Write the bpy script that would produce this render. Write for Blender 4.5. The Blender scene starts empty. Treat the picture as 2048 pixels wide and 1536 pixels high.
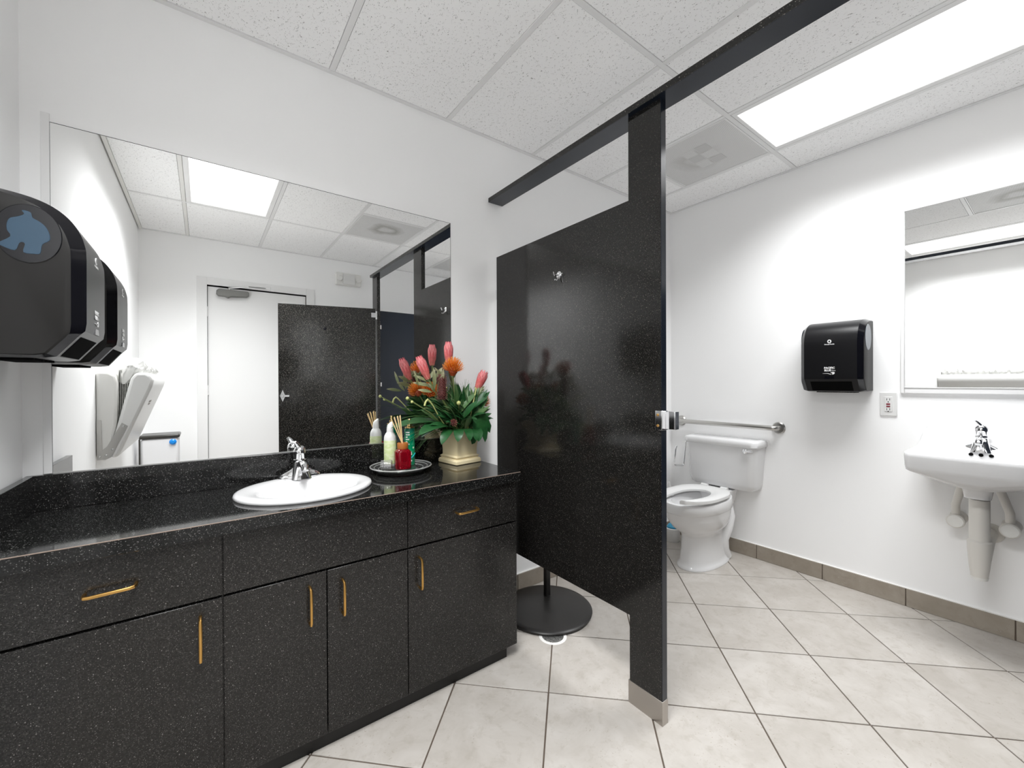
import bpy, bmesh, math, random
from mathutils import Vector, Matrix
random.seed(7)
sc = bpy.context.scene
COL = sc.collection
PI = math.pi

# ------------------------------------------------------------------ camera
H = 1.3183
def camera():
    F, yaw, pitch, roll = 828.18, 0.63984, -0.00458, -0.00439
    f = Vector((math.sin(yaw)*math.cos(pitch), math.cos(yaw)*math.cos(pitch), math.sin(pitch)))
    r = Vector((math.cos(yaw), -math.sin(yaw), 0)); u = r.cross(f)
    r2 = r*math.cos(roll)+u*math.sin(roll); u2 = -r*math.sin(roll)+u*math.cos(roll)
    cd = bpy.data.cameras.new('camera'); cd.sensor_width = 36; cd.lens = F/2048*36
    cd.clip_start = 0.01
    co = bpy.data.objects.new('camera', cd); COL.objects.link(co)
    M = Matrix((r2, u2, -f)).transposed().to_4x4(); M.translation = Vector((0.4787, -2.0828, H))
    co.matrix_world = M; sc.camera = co
camera()

# ------------------------------------------------------------------ world, exposure
w = bpy.data.worlds.new('world'); sc.world = w; w.use_nodes = True
w.node_tree.nodes['Background'].inputs[0].default_value = (1, 1, 1, 1)
w.node_tree.nodes['Background'].inputs[1].default_value = 0.3
vs = sc.view_settings
sc.display_settings.display_device = 'sRGB'
vs.view_transform = 'Standard'; vs.look = 'None'; vs.gamma = 1.0; vs.use_curve_mapping = False
vs.exposure = 0.0
LIGHT = 1.6          # how bright the lit lens itself looks
WATT, SPREAD = {1: 50.0, 5: 30.5}, 132.0   # per ceiling column: vanity side, stall
cy = sc.cycles
cy.use_denoising = True
cy.max_bounces = 20; cy.diffuse_bounces = 14; cy.glossy_bounces = 10; cy.transmission_bounces = 12; cy.transparent_max_bounces = 12
cy.caustics_reflective = True; cy.caustics_refractive = False; cy.blur_glossy = 0.5
cy.sample_clamp_indirect = 30.0

# ------------------------------------------------------------------ materials
MATS = {}
def mat(name, color=(.8,.8,.8), rough=.5, metal=0., spec=.5, coat=0., trans=0., ior=1.45, emit=None):
    m = bpy.data.materials.new(name); m.use_nodes = True
    b = m.node_tree.nodes['Principled BSDF']
    b.inputs['Base Color'].default_value = (*color, 1); b.inputs['Roughness'].default_value = rough
    b.inputs['Metallic'].default_value = metal; b.inputs['IOR'].default_value = ior
    b.inputs['Specular IOR Level'].default_value = spec
    b.inputs['Coat Weight'].default_value = coat; b.inputs['Coat Roughness'].default_value = .05
    b.inputs['Transmission Weight'].default_value = trans
    MATS[name] = m
    return m
class N:
    def __init__(s, m): s.t = m.node_tree; s.b = s.t.nodes['Principled BSDF']
    def n(s, typ, **kw):
        o = s.t.nodes.new(typ)
        for k, v in kw.items():
            if k in o.inputs: o.inputs[k].default_value = v
            else: setattr(o, k, v)
        return o
    def l(s, a, b): s.t.links.new(a, b)
    def obj(s, scale=(1,1,1)):
        tc = s.n('ShaderNodeTexCoord'); mp = s.n('ShaderNodeMapping'); mp.inputs['Scale'].default_value = scale
        s.l(tc.outputs['Object'], mp.inputs[0]); return mp.outputs[0]
    def ramp(s, src, stops):
        r = s.n('ShaderNodeValToRGB'); e = r.color_ramp.elements
        e[0].position, e[0].color = stops[0][0], (*stops[0][1], 1)
        e[1].position, e[1].color = stops[-1][0], (*stops[-1][1], 1)
        for p, c in stops[1:-1]:
            x = e.new(p); x.color = (*c, 1)
        s.l(src, r.inputs[0]); return r.outputs[0]
    def math(s, op, a, b=None):
        o = s.n('ShaderNodeMath', operation=op)
        for i, v in enumerate((a, b)):
            if v is None: continue
            if isinstance(v, (int, float)): o.inputs[i].default_value = v
            else: s.l(v, o.inputs[i])
        return o.outputs[0]
    def mix(s, fac, a, b):
        o = s.n('ShaderNodeMix', data_type='RGBA')
        for i, v in ((0, fac), (6, a), (7, b)):
            if isinstance(v, (int, float)): o.inputs[i].default_value = v
            elif isinstance(v, tuple): o.inputs[i].default_value = (*v, 1)
            else: s.l(v, o.inputs[i])
        return o.outputs[2]
    def bump(s, h, strength=.2, dist=.002):
        o = s.n('ShaderNodeBump'); o.inputs['Strength'].default_value = strength; o.inputs['Distance'].default_value = dist
        s.l(h, o.inputs['Height']); s.l(o.outputs[0], s.b.inputs['Normal'])
    def color(s, c): s.l(c, s.b.inputs['Base Color'])

def noise(k, vec, scale, detail=3., rough=.55, dist=0.):
    o = k.n('ShaderNodeTexNoise', Scale=scale, Detail=detail, Roughness=rough, Distortion=dist); k.l(vec, o.inputs['Vector']); return o.outputs[0]
def voro(k, vec, scale):
    o = k.n('ShaderNodeTexVoronoi', Scale=scale); k.l(vec, o.inputs['Vector']); return o

def granite(name, dark, mid, fleck, rough, amount=.86):
    m = mat(name, dark, rough); k = N(m); v = k.obj()
    cl = noise(k, v, 260, 2, .6)
    base = k.mix(k.ramp(cl, [(.40, (0,0,0)), (.72, (1,1,1))]), dark, mid)
    big = noise(k, v, 7, 3, .6)
    base = k.mix(k.ramp(big, [(.35, (0,0,0)), (.75, (.5,.5,.5))]), base, dark)
    for sc_, th, r, f in ((420, amount, .42, .75), (210, amount+.06, .30, 1.)):
        vo = voro(k, v, sc_)
        sep = k.n('ShaderNodeSeparateColor'); k.l(vo.outputs['Color'], sep.inputs[0])
        pick = k.math('GREATER_THAN', sep.outputs[0], th)
        near = k.math('LESS_THAN', vo.outputs['Distance'], r)
        bright = k.math('MULTIPLY', k.math('MULTIPLY', pick, near), k.math('MULTIPLY', sep.outputs[1], f))
        base = k.mix(bright, base, fleck)
    k.color(base)
    return m
G_PANEL = granite('granite_laminate_gloss', (.006,.0055,.005), (.022,.021,.0195), (.34,.32,.29), .12, .82)
G_CAB = granite('granite_laminate_cabinet', (.008,.0075,.007), (.026,.025,.0235), (.24,.23,.22), .24, .80)
G_TOP = granite('granite_laminate_counter', (.005,.005,.005), (.018,.018,.0175), (.24,.24,.23), .075, .84)
NAVY = mat('navy_laminate_reflection_tint', (.009,.013,.021), .16)  # navy of the rail; on post edges and end panel a painted-in reflection
kk = N(NAVY); kk.color(kk.mix(noise(kk, kk.obj(), 260, 2), (.007,.011,.019), (.014,.019,.029)))
BLACK = mat('black_plinth', (.006,.006,.006), .35)
SEAM = mat('laminate_seam_brown', (.30,.23,.19), .5)
GAPM = mat('dark_gap', (.01,.01,.01), .7)

WALL = mat('white_wall_paint', (.92,.922,.925), .55); kk = N(WALL); vv = kk.obj()
kk.color(kk.mix(noise(kk, vv, 1.6, 2), (.955,.957,.96), (.965,.966,.967)))
kk.bump(noise(kk, vv, 160, 3), .05, .001)
TRIM = mat('white_trim_gloss', (.86,.86,.86), .3)
DOORW = mat('white_door_paint', (.88,.88,.88), .4)
BAR = mat('ceiling_grid_white', (.80,.80,.80), .4)
BARO = mat('ceiling_grid_offwhite', (.78,.775,.75), .4)

def ceiling_mat():
    m = mat('fissured_ceiling_tile', (.88,.88,.88), .9); k = N(m)
    tc = k.n('ShaderNodeTexCoord'); oi = k.n('ShaderNodeObjectInfo')
    off = k.n('ShaderNodeVectorMath', operation='SCALE'); k.l(oi.outputs['Location'], off.inputs[0]); off.inputs['Scale'].default_value = 3.7
    ad = k.n('ShaderNodeVectorMath', operation='ADD'); k.l(tc.outputs['Object'], ad.inputs[0]); k.l(off.outputs[0], ad.inputs[1])
    mp = k.n('ShaderNodeMapping'); mp.inputs['Scale'].default_value = (1.0, .62, 1); k.l(ad.outputs[0], mp.inputs[0]); v = mp.outputs[0]
    n1 = noise(k, v, 74, 1.5, .5, .8)
    line = k.math('LESS_THAN', k.math('ABSOLUTE', k.math('SUBTRACT', n1, .52)), .0095)
    msk = k.math('GREATER_THAN', noise(k, v, 95, 1, .5), .56)
    fis = k.math('MULTIPLY', line, msk)
    vo = voro(k, v, 125); sep = k.n('ShaderNodeSeparateColor'); k.l(vo.outputs['Color'], sep.inputs[0])
    dots = k.math('MULTIPLY', k.math('LESS_THAN', vo.outputs['Distance'], .13), k.math('GREATER_THAN', sep.outputs[0], .35))
    vo2 = voro(k, v, 70); sep2 = k.n('ShaderNodeSeparateColor'); k.l(vo2.outputs['Color'], sep2.inputs[0])
    dots2 = k.math('MULTIPLY', k.math('LESS_THAN', vo2.outputs['Distance'], .09), k.math('GREATER_THAN', sep2.outputs[1], .55))
    allm = k.math('MAXIMUM', fis, k.math('MAXIMUM', k.math('MULTIPLY', dots, .75), dots2))
    base = k.mix(noise(k, v, 9, 2), (.955,.957,.96), (.965,.966,.967))
    k.color(k.mix(allm, base, (.24,.235,.225)))
    return m
CEIL = ceiling_mat()
CEILB = mat('ceiling_plenum_slab', (.5,.5,.5), .9)

def tile_mat(name, a, b, c, spot):
    m = mat(name, a, .38); k = N(m)
    tc = k.n('ShaderNodeTexCoord'); oi = k.n('ShaderNodeObjectInfo')
    off = k.n('ShaderNodeVectorMath', operation='SCALE'); k.l(oi.outputs['Location'], off.inputs[0]); off.inputs['Scale'].default_value = 5.3
    ad = k.n('ShaderNodeVectorMath', operation='ADD'); k.l(tc.outputs['Object'], ad.inputs[0]); k.l(off.outputs[0], ad.inputs[1]); v = ad.outputs[0]
    cl = noise(k, v, 6, 4, .62, .6)
    col = k.mix(k.ramp(cl, [(.35, (0,0,0)), (.68, (1,1,1))]), a, b)
    col = k.mix(k.ramp(noise(k, v, 22, 4, .65, .4), [(.52, (0,0,0)), (.8, (.8,.8,.8))]), col, c)
    pit = k.math('MULTIPLY', k.math('GREATER_THAN', noise(k, v, 120, 2, .6), .66), k.math('GREATER_THAN', noise(k, v, 9, 2, .5), .56))
    col = k.mix(k.math('MULTIPLY', pit, .55), col, spot)
    tint = k.ramp(oi.outputs['Random'], [(0, (.95,.945,.94)), (1, (1,1,1))])
    mx = k.n('ShaderNodeMix', data_type='RGBA', blend_type='MULTIPLY'); mx.inputs[0].default_value = 1
    k.l(col, mx.inputs[6]); k.l(tint, mx.inputs[7]); k.color(mx.outputs[2])
    k.bump(k.math('SUBTRACT', k.math('MULTIPLY', cl, .4), pit), .15, .001)
    return m
TILE = tile_mat('floor_tile_travertine', (.435,.405,.37), (.52,.492,.46), (.37,.335,.295), (.30,.25,.20))
BASET = tile_mat('baseboard_tile_taupe', (.30,.262,.215), (.36,.32,.27), (.26,.225,.185), (.45,.42,.38))
GROUT = mat('tile_grout', (.105,.080,.062), .85)
CAULK = mat('white_caulk', (.80,.79,.77), .6)
PORC = mat('white_porcelain', (.75,.75,.755), .10, spec=.5)
SEATM = mat('white_plastic_seat', (.74,.74,.735), .22)
PVC = mat('offwhite_pipe_cover', (.72,.70,.66), .45)
CHROME = mat('chrome', (.83,.83,.84), .07, 1)
STEEL = mat('brushed_stainless', (.52,.51,.49), .30, 1)
SHOE = mat('dull_steel_shoe', (.46,.43,.40), .36, 1)
BRASS = mat('brushed_brass', (.62,.36,.11), .3, 1)
SILVER = mat('silver_channel', (.62,.62,.62), .3, 1)
MIRROR = mat('mirror_silver', (.93,.935,.93), .0, 1)
DPLAST = mat('black_plastic_satin', (.008,.008,.009), .30, spec=.28)
DSIDE = mat('black_plastic_side', (.013,.0125,.012), .42, spec=.3)
DGLOSS = mat('black_plastic_gloss', (.004,.004,.006), .12)
CLEAR = mat('clear_plastic_smoke', (.75,.8,.85), .03, trans=1., ior=1.2)
BLUEP = mat('translucent_blue_plastic', (.026,.058,.095), .3)
GREYW = mat('smoky_grey_window', (.16,.18,.20), .25)  # grey stands in for the reflection on a dark roll window
WHITEP = mat('white_print', (.85,.85,.85), .5)
GREYP = mat('grey_print', (.42,.42,.42), .5)
WPLAST = mat('white_plastic', (.74,.74,.73), .32)
OPLAST = mat('offwhite_plastic', (.78,.775,.75), .35)
REDP = mat('dark_red_button', (.20,.012,.03), .4)
SLOT = mat('slot_black', (.004,.004,.004), .9, spec=.05)
GLASS = mat('clear_glass', (.98,.99,.98), .02, trans=.95, ior=1.62)
CLEARCAP = mat('clear_plastic', (.97,.97,.97), .04, trans=.88, ior=1.35)
RED = mat('red_oil_glass', (.55,.004,.02), .04, trans=.75, ior=1.4)
WOOD = mat('amber_wood', (.40,.13,.025), .4)
REED = mat('reed_straw', (.80,.60,.32), .6)
CREAM = mat('cream_glazed_ceramic', (.88,.78,.56), .25); kk = N(CREAM)
kk.color(kk.mix(noise(kk, kk.obj(), 14, 3), (.95,.84,.56), (.87,.73,.44)))
GOLD = mat('gold_metal', (.80,.60,.28), .2, 1)
LOTION = mat('pale_green_label', (.68,.76,.44), .35); kk = N(LOTION); vv = kk.obj((14,14,30))
kk.color(kk.mix(kk.ramp(noise(kk, vv, 1.5, 4, .6, 1.5), [(.45,(0,0,0)),(.55,(1,1,1))]), (.62,.72,.36), (.72,.78,.52)))
SOIL = mat('dark_soil', (.012,.009,.006), .9)
GREY_CL = mat('grey_closer_paint', (.22,.22,.21), .35, .6)
BAG = mat('white_bin_liner', (.74,.74,.755), .4)
BLUEDRAW = mat('blue_plastic', (.01,.25,.75), .3)
LIDM = mat('dark_grey_lid', (.035,.033,.029), .30)
PAPER = mat('white_paper_liner', (.72,.72,.70), .7)
FIXTL = mat('light_housing_white', (.84,.84,.84), .4)

def spray_mat():
    m = mat('green_spray_label', (.01,.30,.13), .18); k = N(m)
    tc = k.n('ShaderNodeTexCoord'); s = k.n('ShaderNodeSeparateXYZ'); k.l(tc.outputs['Object'], s.inputs[0]); z = s.outputs[2]
    base = k.ramp(k.math('MULTIPLY', z, 5.4), [(0,(.02,.34,.16)), (.35,(.0,.36,.14)), (.62,(.0,.24,.11)), (1,(.006,.11,.075))])
    v = k.obj((20,20,12)); blot = k.ramp(noise(k, v, 1.6, 3, .5, 1.), [(.55,(0,0,0)),(.62,(1,1,1))])
    k.color(k.mix(k.math('MULTIPLY', blot, .45), base, (.08,.50,.28)))
    return m
SPRAY = spray_mat()

def lens_mat():
    m = bpy.data.materials.new('lit_prismatic_lens'); m.use_nodes = True; t = m.node_tree; t.nodes.remove(t.nodes['Principled BSDF'])
    k = N.__new__(N); k.t = t; k.b = None
    tc = k.n('ShaderNodeTexCoord'); s = k.n('ShaderNodeSeparateXYZ'); k.l(tc.outputs['Object'], s.inputs[0])
    tubes = k.math('ADD', k.math('MULTIPLY', k.math('COSINE', k.math('MULTIPLY', s.outputs[0], 4*PI/.36)), .07), .97)
    e = k.n('ShaderNodeEmission'); e.inputs[0].default_value = (1, .99, .975, 1)
    k.l(k.math('MULTIPLY', tubes, LIGHT), e.inputs[1])
    k.l(e.outputs[0], t.nodes['Material Output'].inputs[0]); return m
LENS = lens_mat()

def vent_mat(name, cx, cy_, stain):
    m = mat(name, (.62,.62,.61), .5); k = N(m); tc = k.n('ShaderNodeTexCoord')
    mp = k.n('ShaderNodeMapping'); mp.inputs['Scale'].default_value = (130,130,1); k.l(tc.outputs['Object'], mp.inputs[0])
    f = k.n('ShaderNodeVectorMath', operation='FRACTION'); k.l(mp.outputs[0], f.inputs[0])
    d = k.n('ShaderNodeVectorMath', operation='DISTANCE'); k.l(f.outputs[0], d.inputs[0]); 
    mp2 = k.n('ShaderNodeVectorMath', operation='MULTIPLY'); mp2.inputs[1].default_value = (1,1,0); k.l(f.outputs[0], mp2.inputs[0]); k.l(mp2.outputs[0], d.inputs[0])
    d.inputs[1].default_value = (.5,.5,0)
    hole = k.math('LESS_THAN', d.outputs['Value'], .30)
    nz = noise(k, tc.outputs['Object'], 5, 3, .6, .5)
    dx = k.n('ShaderNodeVectorMath', operation='DISTANCE'); k.l(tc.outputs['Object'], dx.inputs[0]); dx.inputs[1].default_value = (cx, cy_, 0)
    rr = k.math('ADD', dx.outputs['Value'], k.math('MULTIPLY', k.math('SUBTRACT', nz, .5), .18))
    ring = k.ramp(rr, [(.03,(.15,.15,.15)), (.085,(1,1,1)), (.17,(0,0,0))])
    c = k.mix(k.math('MULTIPLY', ring, stain), (.76,.76,.755), (.32,.31,.28))
    k.color(k.mix(k.math('MULTIPLY', hole, .62), c, (.16,.16,.16)))
    return m

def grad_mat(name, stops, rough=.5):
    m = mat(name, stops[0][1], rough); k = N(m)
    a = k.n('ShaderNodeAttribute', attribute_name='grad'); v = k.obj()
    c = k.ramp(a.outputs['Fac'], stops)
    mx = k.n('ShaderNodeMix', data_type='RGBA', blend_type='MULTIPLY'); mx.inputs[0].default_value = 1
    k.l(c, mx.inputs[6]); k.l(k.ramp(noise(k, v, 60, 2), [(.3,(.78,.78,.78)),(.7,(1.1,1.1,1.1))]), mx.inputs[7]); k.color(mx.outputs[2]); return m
PROTEA = grad_mat('protea_pink', [(0,(.42,.40,.22)), (.15,(.58,.20,.16)), (.45,(.60,.085,.095)), (.72,(.80,.30,.30)), (.9,(.74,.16,.19)), (1,(.42,.03,.06))], .5)
PINC = grad_mat('pincushion_orange', [(0,(.22,.03,.008)), (.4,(.52,.085,.004)), (.8,(.80,.20,.006)), (1,(.85,.33,.05))], .5)
BANK = grad_mat('banksia_brown', [(0,(.05,.012,.010)), (.6,(.14,.035,.03)), (1,(.30,.10,.08))], .6)
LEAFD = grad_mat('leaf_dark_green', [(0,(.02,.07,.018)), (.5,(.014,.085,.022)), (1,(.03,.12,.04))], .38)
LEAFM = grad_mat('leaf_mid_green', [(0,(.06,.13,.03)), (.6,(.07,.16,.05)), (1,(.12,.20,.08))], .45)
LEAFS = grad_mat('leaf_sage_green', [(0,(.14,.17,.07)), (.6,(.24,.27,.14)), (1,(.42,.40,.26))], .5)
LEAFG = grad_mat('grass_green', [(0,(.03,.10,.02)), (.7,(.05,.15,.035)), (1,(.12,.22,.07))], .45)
STEMM = mat('stem_green', (.16,.20,.07), .5)
BUDM = mat('bud_yellow_green', (.50,.52,.20), .5)

# ------------------------------------------------------------------ mesh builder
WLOC = {}
class MB:
    def __init__(s):
        s.bm = bmesh.new(); s.g = s.bm.verts.layers.float.new('grad'); s.useg = False
    def v(s, p, g=None):
        x = s.bm.verts.new(p)
        if g is not None: x[s.g] = g; s.useg = True
        return x
    def f(s, vs):
        try: return s.bm.faces.new(vs)
        except ValueError: return None
    def box(s, x0, x1, y0, y1, z0, z1):
        V = [s.v((x, y, z)) for x in (x0, x1) for y in (y0, y1) for z in (z0, z1)]
        for q in ((0,1,3,2), (4,6,7,5), (0,4,5,1), (2,3,7,6), (0,2,6,4), (1,5,7,3)): s.f([V[i] for i in q])
        return s
    def loft(s, loops, cap0=True, cap1=True, closed=True, grads=None):
        R = [[s.v(p, None if grads is None else grads[i]) for p in L] for i, L in enumerate(loops)]
        n = len(R[0])
        for a, b in zip(R[:-1], R[1:]):
            for i in range(n if closed else n-1):
                s.f([a[i], a[(i+1) % n], b[(i+1) % n], b[i]])
        if cap0: s.f(list(reversed(R[0])))
        if cap1: s.f(R[-1])
        return s
    def tube(s, pts, r, n=10, cap=True, grads=None, sx=1., up=None):
        P = [Vector(p) for p in pts]; m = len(P); rr = r if isinstance(r, (list, tuple)) else [r]*m
        T = []
        for i in range(m):
            d = (P[min(i+1, m-1)]-P[max(i-1, 0)]); T.append(d.normalized())
        ref = Vector(up) if up else (Vector((0,0,1)) if abs(T[0].z) < .9 else Vector((1,0,0)))
        a = (ref - T[0]*ref.dot(T[0])).normalized(); loops = []
        for i in range(m):
            a = (a - T[i]*a.dot(T[i])).normalized(); b = T[i].cross(a)
            loops.append([P[i] + (a*math.cos(t)*sx + b*math.sin(t))*rr[i] for t in [2*PI*k/n for k in range(n)]])
        return s.loft(loops, cap, cap, True, grads)
    def lathe(s, cx, cy_, prof, n=24, sx=1., sy=1., cap0=True, cap1=True, M=None):
        loops = []
        for q in prof:
            r, z = q[0], q[1]
            L = [Vector((cx+r*sx*math.cos(2*PI*k/n), cy_+r*sy*math.sin(2*PI*k/n), z)) for k in range(n)]
            loops.append([M @ p for p in L] if M else L)
        return s.loft(loops, cap0, cap1)
    def prism(s, poly, plane, a0, a1):
        def P(u, v, a): return {'xy': (u, v, a), 'xz': (u, a, v), 'yz': (a, u, v)}[plane]
        return s.loft([[P(u, v, a0) for u, v in poly], [P(u, v, a1) for u, v in poly]])
    def leaf(s, p0, d, up, L, W, bend=0., fold=.15, n=7, prof=None, twist=0., thick=0.):
        p = Vector(p0); d = Vector(d).normalized(); up = Vector(up); up = (up-d*up.dot(d)).normalized()
        rows = []
        for i in range(n+1):
            t = i/n
            wd = (prof(t) if prof else math.sin(PI*min(1, t*.97+.03))**.8)*W*.5
            side = d.cross(up).normalized()
            if twist:
                side = Matrix.Rotation(twist*t, 3, d) @ side
            rows.append([s.v(p - side*wd + up*fold*wd, t), s.v(p, t), s.v(p + side*wd + up*fold*wd, t)])
            if i < n:
                R = Matrix.Rotation(-bend/n, 3, d.cross(up)); d = (R @ d).normalized(); up = (R @ up).normalized()
                p = p + d*(L/n)
        for a, b in zip(rows[:-1], rows[1:]):
            s.f([a[0], a[1], b[1], b[0]]); s.f([a[1], a[2], b[2], b[1]])
        return s
    def build(s, name, m, parent=None, smooth=35, bevel=0., seg=2, label=None, thick=0., subsurf=0, kind=None, normals=True):
        bm = s.bm
        if normals: bmesh.ops.recalc_face_normals(bm, faces=bm.faces[:])
        co = [v.co for v in bm.verts]
        o0 = Vector(((min(c.x for c in co)+max(c.x for c in co))/2, (min(c.y for c in co)+max(c.y for c in co))/2, min(c.z for c in co)))
        for v in bm.verts: v.co -= o0
        if smooth:
            for f in bm.faces: f.smooth = True
            th = math.radians(smooth)
            for e in bm.edges:
                e.smooth = len(e.link_faces) == 2 and e.calc_face_angle(0) < th
        if not s.useg: bm.verts.layers.float.remove(s.g)
        me = bpy.data.meshes.new(name); bm.to_mesh(me); bm.free()
        o = bpy.data.objects.new(name, me); COL.objects.link(o); me.materials.append(m)
        place(o, o0, parent)
        if subsurf:
            md = o.modifiers.new('subsurf', 'SUBSURF'); md.levels = md.render_levels = subsurf
        if thick:
            md = o.modifiers.new('solid', 'SOLIDIFY'); md.thickness = thick; md.offset = 0
        if bevel:
            md = o.modifiers.new('bevel', 'BEVEL'); md.width = bevel; md.segments = seg; md.limit_method = 'ANGLE'; md.angle_limit = math.radians(40)
        if label: o['label'] = label
        if kind: o['kind'] = kind
        return o
def place(o, world, parent):
    WLOC[o.name] = Vector(world)
    if parent is not None:
        o.parent = parent; o.location = Vector(world)-WLOC[parent.name]
    else: o.location = world
def thing(name, label, cat, loc, group=None, kind=None):
    o = bpy.data.objects.new(name, None); COL.objects.link(o); o.empty_display_size = .05
    place(o, loc, None); o['label'] = label
    if cat: o['category'] = cat
    if group: o['group'] = group
    if kind: o['kind'] = kind
    return o
def tag(o, label, cat, group=None):
    o['label'] = label; o['category'] = cat
    if group: o['group'] = group
    return o
def struct(o, label=None):
    o['kind'] = 'structure'
    if label: o['label'] = label
    return o
def dup(root):
    r = root.copy(); COL.objects.link(r)
    for ch in list(root.children):
        c = ch.copy(); COL.objects.link(c); c.parent = r
        for g in list(ch.children):
            d = g.copy(); COL.objects.link(d); d.parent = c
    return r
def box(name, m, x0, x1, y0, y1, z0, z1, parent=None, bevel=0., **kw):
    return MB().box(x0, x1, y0, y1, z0, z1).build(name, m, parent, 0 if not bevel else 35, bevel, **kw)
def ell(cx, cy_, z, a, b, n=40, p=2., k0=0.):
    L = []
    for i in range(n):
        t = 2*PI*i/n+k0; c, s_ = math.cos(t), math.sin(t)
        L.append(Vector((cx+a*math.copysign(abs(c)**(2/p), c), cy_+b*math.copysign(abs(s_)**(2/p), s_), z)))
    return L
def text(name, body, size, m, parent, M, bold=0., depth=.0004, sx=1., label=None):
    cu = bpy.data.curves.new(name, 'FONT'); cu.body = body; cu.size = size; cu.align_x = 'CENTER'; cu.extrude = depth; cu.offset = bold; cu.resolution_u = 2
    t = bpy.data.objects.new(name, cu); COL.objects.link(t)
    dg = bpy.context.evaluated_depsgraph_get(); me = bpy.data.meshes.new_from_object(t.evaluated_get(dg))
    bpy.data.objects.remove(t); bpy.data.curves.remove(cu)
    me.materials.clear(); me.materials.append(m)
    MM = M @ Matrix.Diagonal((sx, 1, 1, 1)); o0 = MM.translation.copy()
    for v in me.vertices: v.co = (MM @ v.co)-o0
    o = bpy.data.objects.new(name, me); COL.objects.link(o); place(o, o0, parent)
    if label: o['label'] = label
    return o

# ------------------------------------------------------------------ room shell
XB, YD, ZC = 3.77, -3.14, 2.78
struct(box('wall_back', WALL, -.15, XB+.15, 0, .12, -.1, 2.95), 'white painted wall behind the vanity mirror')
struct(box('wall_left', WALL, -.12, -.008, YD, 0, -.1, 2.95), 'white painted wall with dispenser beside the vanity')
struct(box('wall_right', WALL, XB, XB+.12, YD, 0, -.1, 2.95), 'white painted wall with the sink and toilet')
DX0, DX1, DZ = .511, 1.425, 2.32
wf = MB(); wf.box(-.12, DX0-.02, YD-.12, YD, -.1, 2.95); wf.box(DX1+.02, XB+.12, YD-.12, YD, -.1, 2.95); wf.box(DX0-.02, DX1+.02, YD-.12, YD, DZ+.02, 2.95)
struct(wf.build('wall_front', WALL, None, 0), 'white painted wall with the entrance door')

# floor: diagonal tiles, each its own piece, over a grout bed
fl = struct(box('floor', GROUT, 0, XB, YD, 0, -.05, -.0035), 'beige stone-look tile floor laid diagonally')
def clip(poly, x0, x1, y0, y1):
    for ax, v, sg in ((0, x0, 1), (0, x1, -1), (1, y0, 1), (1, y1, -1)):
        out = []
        for i in range(len(poly)):
            a, b = poly[i], poly[(i+1) % len(poly)]; da, db = (a[ax]-v)*sg, (b[ax]-v)*sg
            if da >= 0: out.append(a)
            if da*db < 0:
                t = da/(da-db); out.append((a[0]+(b[0]-a[0])*t, a[1]+(b[1]-a[1])*t))
        poly = out
        if len(poly) < 3: return []
    return poly
OX, OY, ROT, PT = 2.8047, -.7621, .0035, .4100
e1 = Vector((math.cos(PI/4+ROT), math.sin(PI/4+ROT)))*PT; e2 = Vector((math.cos(-PI/4+ROT), math.sin(-PI/4+ROT)))*PT
for i in range(-12, 12):
    for j in range(-12, 12):
        g = .0028/PT
        q = [Vector((OX, OY))+e1*(i+a)+e2*(j+b) for a, b in ((g, g), (1-g, g), (1-g, 1-g), (g, 1-g))]
        p = clip([(c.x, c.y) for c in q], .002, XB-.002, YD+.002, -.002)
        if not p: continue
        area = abs(sum(p[k][0]*p[(k+1) % len(p)][1]-p[(k+1) % len(p)][0]*p[k][1] for k in range(len(p))))/2
        if area < .0004: continue
        MB().prism(p, 'xy', -.012, 0).build('tile', TILE, fl, 35, .0012, 1)
# baseboards of taupe tile
def baseboard(name, pieces, parent_bar, make, label):
    b = struct(parent_bar, label)
    for a0, a1 in pieces: make(a0, a1).build('tile', BASET, b, 35, .001, 1)
    return b
bb = box('baseboard_right', GROUT, XB-.0075, XB, YD, -.01, 0, .1025)
box('caulk_bead', CAULK, XB-.009, XB, YD+.002, -.012, .1028, .1065, bb)
ys = [-.005, -.296, -.703, -1.110, -1.517, -1.925, -2.33, -2.74, -3.13]
baseboard('baseboard_right', [(ys[i+1]+.0025, ys[i]-.0025) for i in range(len(ys)-1)], bb, lambda a, b: MB().box(XB-.0115, XB-.001, a, b, .001, .103), 'taupe tile baseboard along the sink wall')
bb = box('baseboard_back', GROUT, 1.70, XB-.012, -.0075, 0, 0, .1025)
box('caulk_bead', CAULK, 1.70, XB-.014, -.009, 0, .1028, .1065, bb)
xs = [1.70, 2.06, 2.47, 2.88, 3.29, 3.70, 3.755]
baseboard('baseboard_back', [(xs[i]+.0025, xs[i+1]-.0025) for i in range(len(xs)-1)], bb, lambda a, b: MB().box(a, b, -.0115, -.001, .001, .103), 'taupe tile baseboard behind the stall panel')

# ceiling: slab, fissured tiles and grid bars
ce = struct(box('ceiling', CEILB, 0, XB, YD, 0, ZC+.02, ZC+.12), 'suspended ceiling of fissured white tiles')
GX = [.36+.6096*k for k in range(6)]; YA, YB = -.958, -2.177
hb = .0125
def ctile(x0, x1, y0, y1):
    MB().box(x0+.002, x1-.002, y0+.002, y1-.002, ZC+.0025, ZC+.0195).build('ceiling_tile', CEIL, ce, 0)
def gbar(x0, x1, y0, y1, m=None): MB().box(x0, x1, y0, y1, ZC, ZC+.0195).build('grid_bar', m or BAR, ce, 35, .001, 1)
cols = [(0, GX[0])]+[(GX[k], GX[k+1]) for k in range(5)]+[(GX[5], XB)]
rows = [(YA, 0), (YB, YA), (YD, YB)]
LIGHTS = {(1, 1), (5, 1)}; VENTS = {(5, 0): -.349, (3, 1): -1.568, (5, 2): None}
W2 = .022
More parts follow.
